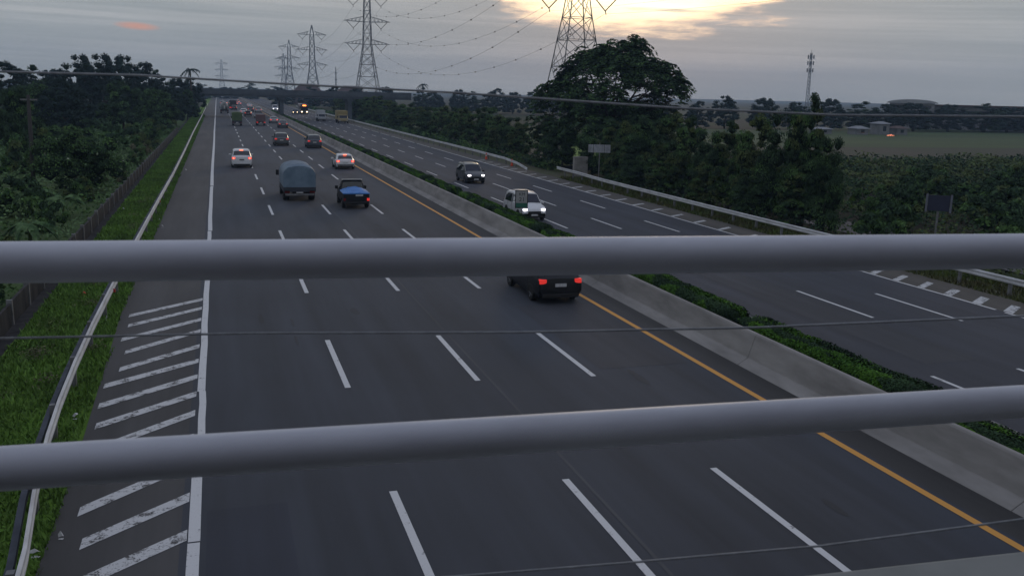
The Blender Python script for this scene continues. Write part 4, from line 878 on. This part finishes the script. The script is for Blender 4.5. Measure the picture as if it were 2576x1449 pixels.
def loft_body(st, L, W, H, zb=.24):
    b = MB(); rings = []
    for (t, zt, zbelt, wf, rf) in st:
        hw = W / 2 * wf; rw = W / 2 * rf; y = t * L; zt_, zB = zt * H, min(zbelt * H, zt * H - .05)
        lift = zb + (.12 if abs(t) > .47 else 0)
        half = [(hw * .90, lift), (hw, lift + .16), (hw * 1.0, zB * .72), (hw * .985, zB), (rw + (hw - rw) * .12, zt_ - .07), (rw * .82, zt_), (0, zt_ + .025)]
        ring = [(-x, y, z) for x, z in half] + [(x, y, z) for x, z in half[::-1][1:]]
        rings.append(ring)
    n = len(rings[0]); vs = [p for r in rings for p in r]; fs = []
    for i in range(len(rings) - 1):
        for k in range(n): fs.append((i * n + k, i * n + (k + 1) % n, (i + 1) * n + (k + 1) % n, (i + 1) * n + k))
    fs.append(tuple(range(n))); fs.append(tuple((len(rings) - 1) * n + k for k in range(n))[::-1])
    b.add(vs, fs); return b, rings
def patch(rings, i0, i1, k0, k1, ins=(.08, .08, .08, .08), off=.012, out=None):
    # panel over the loft facet between rings i0..i1 and points k0..k1, inset and lifted
    A, B, C_, D = [Vector(p) for p in (rings[i0][k0], rings[i0][k1], rings[i1][k1], rings[i1][k0])]
    def bil(u, v): return (A * (1 - u) + B * u) * (1 - v) + (D * (1 - u) + C_ * u) * v
    l, r_, t, b_ = ins
    q = [bil(l, t), bil(1 - r_, t), bil(1 - r_, 1 - b_), bil(l, 1 - b_)]
    nrm = (q[1] - q[0]).cross(q[3] - q[0]).normalized()
    if out is not None and nrm.dot(Vector(out)) < 0: nrm = -nrm
    return [p + nrm * off for p in q]
def glass(rings, i0, i1, ks, ins, off, out):
    mb = MB(); l, r_, t0, b0 = ins; n = len(ks) - 1
    for j in range(n):
        mb.quad(*patch(rings, i0, i1, ks[j], ks[j + 1], (l if j == 0 else -.004, r_ if j == n - 1 else -.004, t0, b0), off, out))
    return mb
def car(label, x, y, z, front=False, kind='suv', L=4.5, W=1.8, H=1.7, pm=None, tail=TAIL, head=HEADOFF, brake=False, group=None, name='car', roofm=None, blackglass=GLASS, plate=PLATE, cat='car', high=True, rz=0, small=False, grille=True, rearbump=True):
    r = empty(name, (x, y, z), rz=(math.pi if front else 0) + rz, label=label, cat=cat, group=group)
    st = KIN[kind]; bd, rg = loft_body(st, L, W, H); bd.build('body', pm, r, smooth=True, sharp=32, bevel=.025)
    rear_i = 2 if kind != 'sedan' else 3; roof_i = rear_i + 1; fr = 6 if kind != 'sedan' else 7
    # glass
    b = glass(rg, rear_i, roof_i, [4, 5, 6, 7, 8], (.35, .35, .10, .12), .014, (0, -1, .5)); b.build('rear_window', blackglass, r)
    b = glass(rg, fr, fr + 1, [4, 5, 6, 7, 8], (.35, .35, .03, .05), .014, (0, 1, .5)); b.build('windscreen', GLASSF if front else blackglass, r)
    for (ka, kb, sx) in ((3, 4, -1), (9, 8, 1)):
        for (i0, i1, ins) in ((roof_i, roof_i + 2 if roof_i + 2 < fr else fr - 1, (.08, .12, .10, .04)), (roof_i + 2 if roof_i + 2 < fr else fr - 1, fr, (.08, .12, .04, .04))):
            if i1 <= i0: continue
            b = MB(); b.quad(*patch(rg, i0, i1, ka, kb, ins, .016, (sx, 0, .2))); b.build('side_window', blackglass, r)
    b = MB()
    for yy_ in (L * .17, -L * .03, -L * .22):
        for s in (-1, 1): b.box(min(s * (W / 2 - .01), s * (W / 2 + .004)), max(s * (W / 2 - .01), s * (W / 2 + .004)), yy_ - .008, yy_ + .008, .45, H * .57)
    b.build('door_seam', BLACKP, r)
    if kind in ('suv', 'mpv') and not small:
        for s in (-1, 1):
            b = MB(); b.tube([(s * W * .36, -L * .30, H + .03), (s * W * .37, -L * .05, H + .06), (s * W * .36, L * .05, H + .02)], .018, 5); b.build('roof_rail', BLACKP, r)
    # lamps (boxes set proud of the corners)
    yr = -L / 2; hw = W / 2
    for s in (-1, 1):
        if high and kind in ('suv', 'mpv', 'hatch'):
            zl = H * (.50 if kind != 'mpv' else .50); b = MB(); b.box(min(s * hw * .62, s * hw * .93), max(s * hw * .62, s * hw * .93), yr - .015 + .02, yr + .20, zl - .02, zl + .16)
        else:
            zl = H * .50; b = MB(); b.box(min(s * hw * .55, s * hw * .90), max(s * hw * .55, s * hw * .90), yr - .02, yr + .16, zl - .02, zl + .11)
        b.build('tail_light', tail, r, bevel=.02)
        if brake:
            bb = MB(); bb.box(s * hw * .78 - .07, s * hw * .78 + .07, yr - .03, yr + .05, zl + .0, zl + .13); bb.build('brake_light', BULB, r, bevel=.02)
        b = MB(); zh = H * .40; b.box(min(s * hw * .52, s * hw * .86), max(s * hw * .52, s * hw * .86), L / 2 - .20, L / 2 - .02, zh - .02, zh + .13); b.build('headlight', head, r, bevel=.07)
        b = MB(); my = L * .19; zM_ = H * .585; b.box(min(s * hw * .98, s * (hw + .20)), max(s * hw * .98, s * (hw + .20)), my - .06, my + .06, zM_, zM_ + .16); b.build('mirror', pm, r, bevel=.03)
        for yy_ in (-L * .30, L * .31):
            wheel(r, s * (hw - .10), yy_, .335 if kind != 'hatch' else .31, .22, s)
            b = MB(); nn = 14; R0 = .41; vs = [(s * (hw + .004), yy_ + R0 * math.cos(math.pi * k / nn), .335 + R0 * math.sin(math.pi * k / nn)) for k in range(nn + 1)]; vs2 = [(s * (hw - .05), v[1], v[2]) for v in vs]
            b.add(vs + vs2, [tuple(range(nn + 1)), tuple(range(nn + 1, 2 * nn + 2))[::-1]] + [(k, k + 1, nn + 2 + k, nn + 1 + k) for k in range(nn)]); b.build('wheel_arch', BLACKP, r)
    if brake:
        b = MB(); b.box(-.16, .16, yr + L * .10 - .05, yr + L * .10 + .1, H * .93, H * .985); b.build('high_brake_light', BULB, r, bevel=.015)
    b = MB(); b.box(-.23, .23, yr - .035, yr + .02, H * .42, H * .42 + .12); b.build('number_plate', plate, r)
    b = MB(); b.box(-hw * .80, hw * .80, yr - .02, yr + .1, .25, .42); b.build('rear_bumper', BLACKP, r, bevel=.03)
    b = MB(); b.box(-hw * .50, hw * .50, L / 2 - .06, L / 2 + .02, H * .26, H * .38); b.build('grille', BLACKP, r, bevel=.02)
    b = MB(); b.box(-.23, .23, L / 2 + .0, L / 2 + .035, H * .21, H * .21 + .11); b.build('number_plate', plate, r)
    b = MB(); b.box(-hw * .74, hw * .74, L / 2 - .07, L / 2 + .01, .26, .40); b.build('front_bumper', BLACKP, r, bevel=.02)
    return r
CARS = 'vehicles driving away on the left carriageway'; CARO = 'oncoming vehicles on the right carriageway'
PW = paint('white', (.62, .63, .65)); PK = mat('paint_black', (.010, .011, .014), None, 2, .35, spec=.3); PG = paint('dark_grey', (.045, .05, .058)); PS = paint('silver', (.30, .31, .33)); PR = paint('dark_red', (.12, .02, .025)); PB = paint('dark_blue', (.02, .03, .05)); PMID = paint('steel_grey', (.12, .125, .14))
car('white sport utility car braking in the left lane with all brake lights lit', 2.1, 99.6, 0, kind='suv', L=4.7, W=2.0, H=1.82, pm=PW, tail=BRAKE, brake=True, group=CARS, plate=PLATEK)
car('small white hatchback with round lit brake lights beside the median barrier', 12.15, 97.2, 0, kind='hatch', L=3.9, W=1.9, H=1.52, pm=PW, tail=BRAKE, brake=True, group=CARS, plate=PLATE)
car('black sport utility car half hidden by the upper pipe near the yellow line', 12.42, 35.25, 0, kind='suv', L=4.6, W=1.86, H=1.66, pm=PK, tail=TAIL, group=CARS, high=True)
car('dark sport utility car with red lamps in the third lane, second row beyond the pickup', 8.35, 136.8, 0, kind='suv', L=4.7, W=2.0, H=1.8, pm=PG, tail=TAIL, group=CARS)
car('dark sport utility car with red lamps next to the median', 12.4, 131.8, 0, kind='suv', L=4.7, W=1.95, H=1.8, pm=PB, tail=TAIL, group=CARS)
car('small dark red car following close behind a white one in the third lane', 8.0, 273.5, 0, kind='hatch', L=4, W=1.95, H=1.6, pm=PR, tail=TAILD, group=CARS)
car('white hatchback directly ahead of the small dark red car', 7.3, 292, 0, kind='hatch', L=4.1, W=1.9, H=1.65, pm=PW, tail=TAILD, group=CARS)
car('silver saloon with its left brake light glaring near the median', 12.1, 222.3, 0, kind='sedan', L=4.5, W=1.9, H=1.5, pm=PS, tail=BRAKE, group=CARS)
car('dark saloon with dull red lamps just behind the silver saloon', 12.5, 197, 0, kind='sedan', L=4.5, W=1.9, H=1.55, pm=PG, tail=TAIL, group=CARS)
car('pale people carrier far ahead near the median barrier', 12.4, 313.5, 0, kind='mpv', L=4.5, W=1.9, H=1.75, pm=PS, tail=TAILD, group=CARS)
car('dark people carrier left of the far pale people carrier', 10.3, 322, 0, kind='mpv', L=4.5, W=1.9, H=1.8, pm=PG, tail=TAILD, group=CARS)
car('far pale saloon beyond the pale people carrier by the barrier end', 12.2, 392, 0, kind='sedan', L=4.5, W=1.9, H=1.5, pm=PW, tail=TAILD, group=CARS)
for i, (x, y, k, t, l) in enumerate([(3.6, 395, 'suv', BRAKE, 'far car with glowing lamps under the overpass, left of the cluster'), (6.0, 430, 'suv', BRAKE, 'far car with glowing lamps under the overpass, in the middle of the cluster'), (8.8, 425, 'sedan', BRAKE, 'far car with the brightest lamps under the overpass'), (9.3, 470, 'mpv', BRAKE, 'farthest bright lamped car right of the cluster'), (2.0, 430, 'mpv', TAIL, 'far dim car at the left lane end under the overpass'), (5.4, 340, 'suv', TAIL, 'far dark car in front of the glowing cluster')]):
    car(l, x, y, 0, kind=k, L=4.5, W=1.9, H=1.7, pm=[PG, PMID, PS, PG, PS, PK][i], tail=t, brake=(t is BRAKE), group=CARS)
# oncoming
car('white people carrier with glaring headlights behind the kilometre sign', 20.1, 61.0, RZ, front=True, kind='mpv', L=4.4, W=1.85, H=1.80, pm=PW, head=HEADW, group=CARO, tail=TAILOFF)
car('dark people carrier with two lit headlights in the second opposite lane', 22.95, 86.6, RZ, front=True, kind='mpv', L=4.6, W=1.9, H=1.8, pm=PG, head=HEADW, group=CARO, tail=TAILOFF)
car('far white van with one glaring headlight just beyond the median', 19.7, 350, RZ, front=True, kind='mpv', L=5.2, W=2.0, H=2.3, pm=PW, head=HEADW, group=CARO, tail=TAILOFF)
car('far dark car of which mostly its warm headlights show', 24.2, 318, RZ, front=True, kind='sedan', L=4.4, W=1.8, H=1.5, pm=PK, head=HEADY, group=CARO, tail=TAILOFF)
car('farthest oncoming car with bluish headlights near the overpass', 31.0, 372, RZ, front=True, kind='suv', L=4.6, W=1.9, H=1.9, pm=PMID, head=HEADB, group=CARO, tail=TAILOFF)

# pickup with blue tarpaulin
def pickup(x, y, label):
    r = empty('pickup_truck', (x, y, 0), rz=math.radians(-1), label=label, cat='pickup truck', group=CARS); W = 1.78; hw = W / 2; L = 4.7
    st = [(-.02, .62, .58, 1, .90), (0.0, .93, .60, 1, .76), (.03, .99, .60, 1, .78), (.10, 1.0, .60, 1, .78), (.18, .96, .59, 1, .75), (.29, .66, .58, 1, .84), (.44, .58, .54, .96, .8), (.5, .42, .4, .88, .72)]
    bd, rg = loft_body(st, L, W, 1.78, .35); bd.build('cab', PK, r, smooth=True, sharp=32, bevel=.02)
    b = glass(rg, 0, 1, [4, 5, 6, 7, 8], (.3, .3, .05, .08), .014, (0, -1, .1)); b.build('rear_window', GLASS, r)
    b = MB(); b.box(-.72, .72, .0, .35, 1.765, 1.795); b.build('roof_edge', PMID, r, bevel=.01)
    b = glass(rg, 4, 5, [4, 5, 6, 7, 8], (.3, .3, .04, .06), .014, (0, 1, .3)); b.build('windscreen', GLASS, r)
    for (ka, kb, sx) in ((3, 4, -1), (9, 8, 1)):
        b = MB(); b.quad(*patch(rg, 1, 4, ka, kb, (.08, .12, .04, .04), .016, (sx, 0, .2))); b.build('side_window', GLASS, r)
    # bed
    b = MB(); y0, y1 = -L / 2, -.15
    b.box(-hw, -hw + .06, y0 + .06, y1, .50, 1.08); b.box(hw - .06, hw, y0 + .06, y1, .50, 1.08); b.box(-hw + .06, hw - .06, y1 - .05, y1, .50, 1.08); b.box(-hw + .06, hw - .06, y0 + .06, y1 - .05, .45, .55); b.build('cargo_bed', PK, r, bevel=.015)
    b = MB(); b.box(-hw + .01, hw - .01, y0, y0 + .055, .55, 1.09); b.build('tailgate', PK, r, bevel=.015)
    # tarp, humped
    b = MB(); nx, ny = 10, 10; vs = []
    for j in range(ny + 1):
        for i in range(nx + 1):
            u = i / nx * 2 - 1; v = j / ny; vs.append((u * (hw + .03), y0 - .03 + v * (y1 - y0 + .05), 1.07 + .30 * (1 - u * u) * min(1, v * 1.6 + .12) * (1 if v < .9 else .7) + .02 * math.sin(i * 2.3 + j * 1.7)))
    fs = [(j * (nx + 1) + i, j * (nx + 1) + i + 1, (j + 1) * (nx + 1) + i + 1, (j + 1) * (nx + 1) + i) for j in range(ny) for i in range(nx)]
    b.add(vs, fs); n0 = []
    for i in range(nx):  # hem hanging over the tailgate
        a, c = vs[i], vs[i + 1]; b.quad(a, c, (c[0], c[1] - .01, 1.02), (a[0], a[1] - .01, 1.02))
    b.build('tarpaulin', mat('tarp_blue', (.06, .21, .52), (.04, .15, .42), 2.5, .5, bump=.3, bscale=6), r, smooth=True, sharp=50)
    for s in (-1, 1):
        b = MB(); b.box(min(s * hw * .80, s * hw * .99), max(s * hw * .80, s * hw * .99), y0 - .02, y0 + .03, .56, .74); b.build('tail_light', TAILOFF if s < 0 else TAILD, r, bevel=.01)
        b = MB(); b.box(min(s * hw, s * (hw + .22)), max(s * hw, s * (hw + .22)), .95, 1.05, 1.05, 1.28); b.build('mirror', BLACKP, r, bevel=.02)
        b = MB(); b.box(min(s * hw * .5, s * hw * .86), max(s * hw * .5, s * hw * .86), L / 2 - .15, L / 2, .72, .88); b.build('headlight', HEADOFF, r, bevel=.02)
        for yy_ in (-L * .31, L * .32): wheel(r, s * (hw - .10), yy_, .36, .24, s)
    b = MB(); b.box(-hw * .95, hw * .95, y0 - .08, y0 + .02, .38, .50); b.build('rear_bumper', BLACKP, r, bevel=.02)
    b = MB(); b.box(-.05, .45, y0 - .012, y0 + .004, .88, .99); b.build('lettering_strip', PLATE, r)
    b = MB(); b.box(-.70, .70, y0 + .3, 1.7, .30, .52); b.build('chassis', BLACKP, r)
pickup(8.82, 65.6, 'dark pickup truck with a bright blue tarpaulin over its bed in the third lane')

def truck(label, x, y, z, front, L, W, H, cargo, cargom, cabm, tail=TAILD, head=HEADOFF, group=None, cabH=2.3, name='truck', deckz=.95, extra=None):
    r = empty(name, (x, y, z), rz=math.pi if front else 0, label=label, cat='truck', group=group); hw = W / 2; y0 = -L / 2; cabL = 1.7; yc = L / 2 - cabL
    b = MB(); b.box(-hw * .45, hw * .45, y0 + .2, L / 2 - .3, .55, .85); b.build('chassis', BLACKP, r)
    st = [(0, cabH * .98), (.12, cabH), (.75, cabH * .99), (.94, cabH * .62), (1.0, cabH * .42)]
    bb = MB(); rings = []
    for t, zt in st:
        yv = yc + .08 + t * (cabL - .1); cw = hw * .93; rings.append([(-cw * .95, yv, .5), (-cw, yv, .8), (-cw, yv, min(zt - .1, cabH * .58)), (-cw * .88, yv, zt - .05), (-cw * .8, yv, zt), (cw * .8, yv, zt), (cw * .88, yv, zt - .05), (cw, yv, min(zt - .1, cabH * .58)), (cw, yv, .8), (cw * .95, yv, .5)])
    n = 10; vs = [p for q in rings for p in q]; fs = []
    for i in range(4):
        for k in range(n): fs.append((i * n + k, i * n + (k + 1) % n, (i + 1) * n + (k + 1) % n, (i + 1) * n + k))
    fs += [tuple(range(n)), tuple(4 * n + k for k in range(n))[::-1]]; bb.add(vs, fs); bb.build('cab', cabm, r, smooth=True, sharp=30, bevel=.03)
    b = MB(); b.quad(*patch(rings, 2, 3, 3, 6, (.05, .05, .10, .05), .02, (0, 1, .2))); b.build('windscreen', GLASSF, r)
    for (ka, kb, sx) in ((2, 3, -1), (7, 6, 1)):
        b = MB(); b.quad(*patch(rings, 1, 2, ka, kb, (.1, .12, .1, .1), .016, (sx, 0, 0))); b.build('side_window', GLASS, r)
    if cargo == 'box':
        b = MB(); b.box(-hw, hw, y0, yc - .05, deckz, H); b.build('cargo_box', cargom, r, bevel=.03)
        b = MB(); b.box(-.012, .012, y0 - .012, y0 - .002, deckz + .05, H - .1); b.box(-hw + .05, hw - .05, y0 - .012, y0 - .002, H - .12, H - .07); b.build('door_seam', BLACKP, r)
    elif cargo == 'tarp':
        b = MB(); n_ = 14; ny = 8; vs = []; zt0 = H - (.75 if extra == 'hump' else .18)
        for j in range(ny + 1):
            yv = y0 + (yc - .05 - y0) * j / ny; sag = .04 * math.sin(j * 2.1); e = .86 if j in (0,) else 1.0
            vs.append((-hw, yv, deckz)); 
            for k in range(n_ + 1):
                a = math.pi * k / n_; vs.append((-hw * 1.02 * math.copysign(abs(math.cos(a)) ** .75, math.cos(a)), yv + (.18 * math.sin(a) if j == 0 and extra == 'hump' else 0), zt0 + (H - zt0) * math.sin(a) * e + sag + .02 * math.sin(k * 1.9 + j)))
            vs.append((hw, yv, deckz))
        m_ = n_ + 3; fs = [(j * m_ + k, j * m_ + k + 1, (j + 1) * m_ + k + 1, (j + 1) * m_ + k) for j in range(ny) for k in range(m_ - 1)] + [tuple(range(m_)), tuple(ny * m_ + k for k in range(m_))[::-1]]
        b.add(vs, fs); b.build('tarpaulin', cargom, r, smooth=True, sharp=40)
        b = MB(); b.box(-hw - .02, hw + .02, y0 - .02, yc - .03, deckz - .12, deckz + (.22 if extra == 'hump' else .12)); b.build('cargo_bed', mat('bed_dark', (.045, .048, .06), None, 3, .8), r, bevel=.02)
    elif cargo == 'drum':
        pts = [(0, y0 + .35, 2.55), (0, y0 + .9, 2.5), (0, y0 + 1.9, 2.3), (0, yc - 1.6, 2.0), (0, yc - .3, 1.8)]; b = MB(); b.tube(pts, [.55, .95, 1.18, 1.12, .55], 18); b.build('mixer_drum', cargom, r, smooth=True, sharp=50)
        b = MB(); b.box(-.5, .5, y0 - .1, y0 + .5, 2.7, 3.4); b.build('hopper', cargom, r, bevel=.05)
        b = MB(); b.box(-hw, hw, y0 + .2, yc - .1, .8, 1.1); b.build('cargo_bed', BLACKP, r); b = MB(); b.tube([(0, y0 - .05, 2.3), (0, y0 - .5, 1.3)], [.22, .18], 8); b.build('chute', cargom, r)
    for s in (-1, 1):
        b = MB(); b.box(min(s * hw * .62, s * hw * .95), max(s * hw * .62, s * hw * .95), y0 - .02, y0 + .08, .62, .78); b.build('tail_light', tail, r, bevel=.01)
        b = MB(); b.box(min(s * hw * .55, s * hw * .85), max(s * hw * .55, s * hw * .85), L / 2 - .06, L / 2 + .02, .62, .80); b.build('headlight', head, r, bevel=.02)
        b = MB(); b.box(min(s * hw * .98, s * (hw + .2)), max(s * hw * .98, s * (hw + .2)), L / 2 - .5, L / 2 - .4, 1.4, 1.8); b.build('mirror', BLACKP, r, bevel=.02)
        wheel(r, s * (hw - .16), L / 2 - .9, .42, .24, s, GALV_D); wheel(r, s * (hw - .22), y0 + 1.1, .42, .42, s, GALV_D)
        if L > 6.5: wheel(r, s * (hw - .22), y0 + 2.1, .42, .42, s, GALV_D)
    b = MB(); b.box(-hw * .9, hw * .9, y0 + .02, y0 + .12, .42, .56); b.build('rear_bumper', GALV_D, r)
    b = MB(); b.box(-.24, .24, y0 - .005, y0 + .02, .60, .74); b.build('number_plate', PLATE, r)
    b = MB(); b.box(-hw * .92, hw * .92, L / 2 - .1, L / 2 + .05, .36, .58); b.build('front_bumper', BLACKP, r, bevel=.03)
    return r
TB = mat('tarp_greyblue', (.15, .205, .26), (.09, .135, .185), 1.2, .6, bump=.35, bscale=4)
truck('large truck under a dull blue grey humped tarpaulin in the second lane', 5.4, 71.2, 0, False, 6.2, 2.25, 2.62, 'tarp', TB, PG, TAILOFF, group=CARS, cabH=2.2, extra='hump', deckz=.8)
truck('truck with a green tarpaulin box in the first lane far ahead', 3.75, 206.8, 0, False, 6.0, 2.0, 2.75, 'tarp', mat('tarp_green', (.085, .125, .045), (.06, .09, .035), 1.5, .8), PG, TAILOFF, group=CARS, cabH=2.2)
truck('pale truck with a faded red top and small red lamps in the third lane', 8.6, 208, 0, False, 5.2, 1.9, 2.3, 'box', mat('box_faded_red', (.16, .085, .085), (.12, .08, .085), 1.5, .7), PS, TAIL, group=CARS, cabH=2.0)
truck('concrete mixer truck with a pale drum by the left edge line', 1.9, 299.5, 0, False, 7.6, 2.4, 3.4, 'drum', mat('drum_pale', (.36, .36, .35), (.26, .26, .25), 1, .6), PS, TAILOFF, group=CARS, cabH=2.6)
truck('far dark truck with orange red lamps ahead of the concrete mixer', 5.2, 352, 0, False, 7.0, 2.4, 3.2, 'tarp', mat('tarp_dark', (.045, .04, .042), None, 1.5, .8), PG, BRAKE, group=CARS, cabH=2.5)
truck('oncoming white box truck with a dark cab front in the third opposite lane', 25.9, 252.5, RZ, True, 6.0, 2.1, 2.85, 'box', mat('box_white', (.42, .43, .45), (.34, .35, .37), 1, .6), PS, TAILOFF, HEADOFF, group=CARO, cabH=2.0)
truck('oncoming truck with a tall yellow cargo box beside the far guard rail', 29.9, 240.5, RZ, True, 6.4, 2.6, 3.1, 'box', mat('box_yellow', (.30, .24, .10), (.24, .19, .09), 1, .7), paint('yellow', (.26, .20, .08)), TAILOFF, HEADOFF, group=CARO, cabH=2.1)
# bus
r = empty('bus', (27.2, 322, RZ), rz=math.pi, label='oncoming dark bus with a glowing orange destination display', cat='bus', group=CARO)
b = MB(); b.box(-1.2, 1.2, -5.5, 5.5, .4, 3.3); b.build('body', PG, r, bevel=.15)
b = MB(); b.box(-1.05, 1.05, 5.49, 5.53, 1.3, 2.5); b.build('windscreen', GLASSF, r)
b = MB(); b.box(-.55, .55, 5.5, 5.56, 2.65, 3.0); b.build('destination_display', MARQ, r)
for s in (-1, 1):
    b = MB(); b.box(min(s * 1.19, s * 1.22), max(s * 1.19, s * 1.22), -5.0, 4.8, 1.5, 2.6); b.build('side_window', GLASS, r)
    b = MB(); b.box(min(s * .62, s * 1.02), max(s * .62, s * 1.02), 5.48, 5.56, .65, .95); b.build('headlight', HEADY, r, bevel=.03)
    b = MB(); b.box(min(s * 1.2, s * 1.5), max(s * 1.2, s * 1.5), 5.3, 5.45, 1.9, 2.5); b.build('mirror', BLACKP, r)
    for yy_ in (-3.4, 3.6): wheel(r, s * 1.06, yy_, .48, .28, s, GALV_D)
b = MB(); b.box(-1.1, 1.1, 5.45, 5.58, .35, .6); b.build('front_bumper', BLACKP, r)

# ------------------------------------------------------------------ footbridge railing in the foreground
r = empty('bridge_railing', (0, 2.0, 6.9), label='thick grey steel pipes and thin cables of the footbridge railing in the foreground', cat='railing')
O = Vector((0, 2.0, 6.9))
def lerp_ext(a, b, t): return Vector(a) + (Vector(b) - Vector(a)) * t
for a, c in (((-0.457, 2.182, 7.610), (1.965, 1.851, 7.622)), ((-0.445, 1.963, 7.230), (2.093, 1.902, 7.190))):
    pts = [lerp_ext(a, c, t) - O for t in (-1.2, -.5, 0, .5, 1, 1.6, 2.2)]
    b = MB(); b.tube(pts, .045, 48); b.build('pipe', PIPE, r, smooth=True, sharp=60)
def pxray(x, y):
    d = F_ * 2330.18 + R_ * (x - 1288) - U_ * (y - 724.5); return d
def wire_pts(pp, dist):
    return [CAM + pxray(x, y) * (dist / 2330.18) for x, y in pp]
W1 = [(-0.75, 2.36, 8.022), (-0.45, 2.30, 8.014), (0.15, 2.18, 7.99), (0.70, 2.09, 7.958), (1.30, 1.99, 7.918), (1.95, 1.86, 7.895), (3.0, 1.68, 7.87)]
WIRES = []
for pp, dist in (([(-700, 872), (0, 851), (650, 838), (1300, 836), (1900, 824), (2576, 795), (3400, 760)], 2.05), ([(300, 1500), (1150, 1449), (1600, 1413), (2070, 1372), (2576, 1305), (3400, 1200)], 2.0), ([(-700, 160), (0, 181), (350, 190), (720, 212), (1150, 234), (1700, 272), (2100, 290), (2576, 294), (3400, 300)], 2.3)):
    WIRES.append(wire_pts(pp, dist))
for pts in WIRES:
    b = MB(); b.tube([p - O for p in pts], .0026, 8); b.build('cable', CABLE, r, smooth=True)
# parapet kerb of the footbridge
pA, pB, pC = [CAM + pxray(x, y) * (2.45 / 2330.18) for x, y in ((1300, 1475), (1961, 1447), (2576, 1379))]
dirv = (pC - pB).normalized(); back = Vector((dirv.y, -dirv.x, 0)).normalized()
b = MB(); v = [pB - dirv * 3.5, pB + dirv * 6]
q = []
for p in v:
    for (dy, dz) in ((0, 0), (.9, .01), (.9, -.5), (0, -.5)): q.append(p + back * dy + Vector((0, 0, dz)))
b.add(q, [(0, 4, 5, 1), (1, 5, 6, 2), (2, 6, 7, 3), (3, 7, 4, 0), (0, 1, 2, 3), (7, 6, 5, 4)])
o = b.build('parapet', CONC_P, bevel=.02); tag(o, 'pale blurred concrete parapet edge of the footbridge at the bottom right corner', 'parapet')

b = MB(); b.box(-40, 60, -14, 1.15, 5.3, 6.15); o = b.build('unseen_bridge_deck', CONC_D); tag(o, 'wide unseen concrete bridge deck added under the viewer for shade', 'bridge deck')  # unseen deck, added and widened to shade the pipes and near ground
b = MB(); b.box(-12, 14, -3.2, -.45, 6.4, 10.6); o = b.build('light_blocker', BLACKP, bevel=.15); tag(o, 'unseen coach standing on the bridge behind the viewer', 'blocker')  # unseen body added behind the camera, blocks sky to darken pipe undersides
# ------------------------------------------------------------------ haze
b = MB(); b.box(-1200, 1400, -120, 2100, -12, 75)
hz = b.build('haze', []) if False else None
me = bpy.data.meshes.new('haze'); me.from_pydata(b.v, [], b.f); hm = bpy.data.materials.new('haze'); hm.use_nodes = True
t = NT(hm.node_tree); hm.node_tree.nodes.clear(); ho = t.new('ShaderNodeOutputMaterial'); pv = t.new('ShaderNodeVolumePrincipled')
pv.inputs['Color'].default_value = (.50, .70, 1.0, 1); pv.inputs['Density'].default_value = 0.00028; pv.inputs['Anisotropy'].default_value = 0.1
hm.node_tree.links.new(pv.outputs[0], ho.inputs['Volume']); me.materials.append(hm)
tag(link('haze', me), kind='stuff', label='thin dusk haze over the plain', cat='haze')

for o_ in bpy.data.objects:
    l_ = o_.get('label')
    if l_ and len(l_.replace(',', ' ').split()) > 16: print('LONG', o_.name, l_)
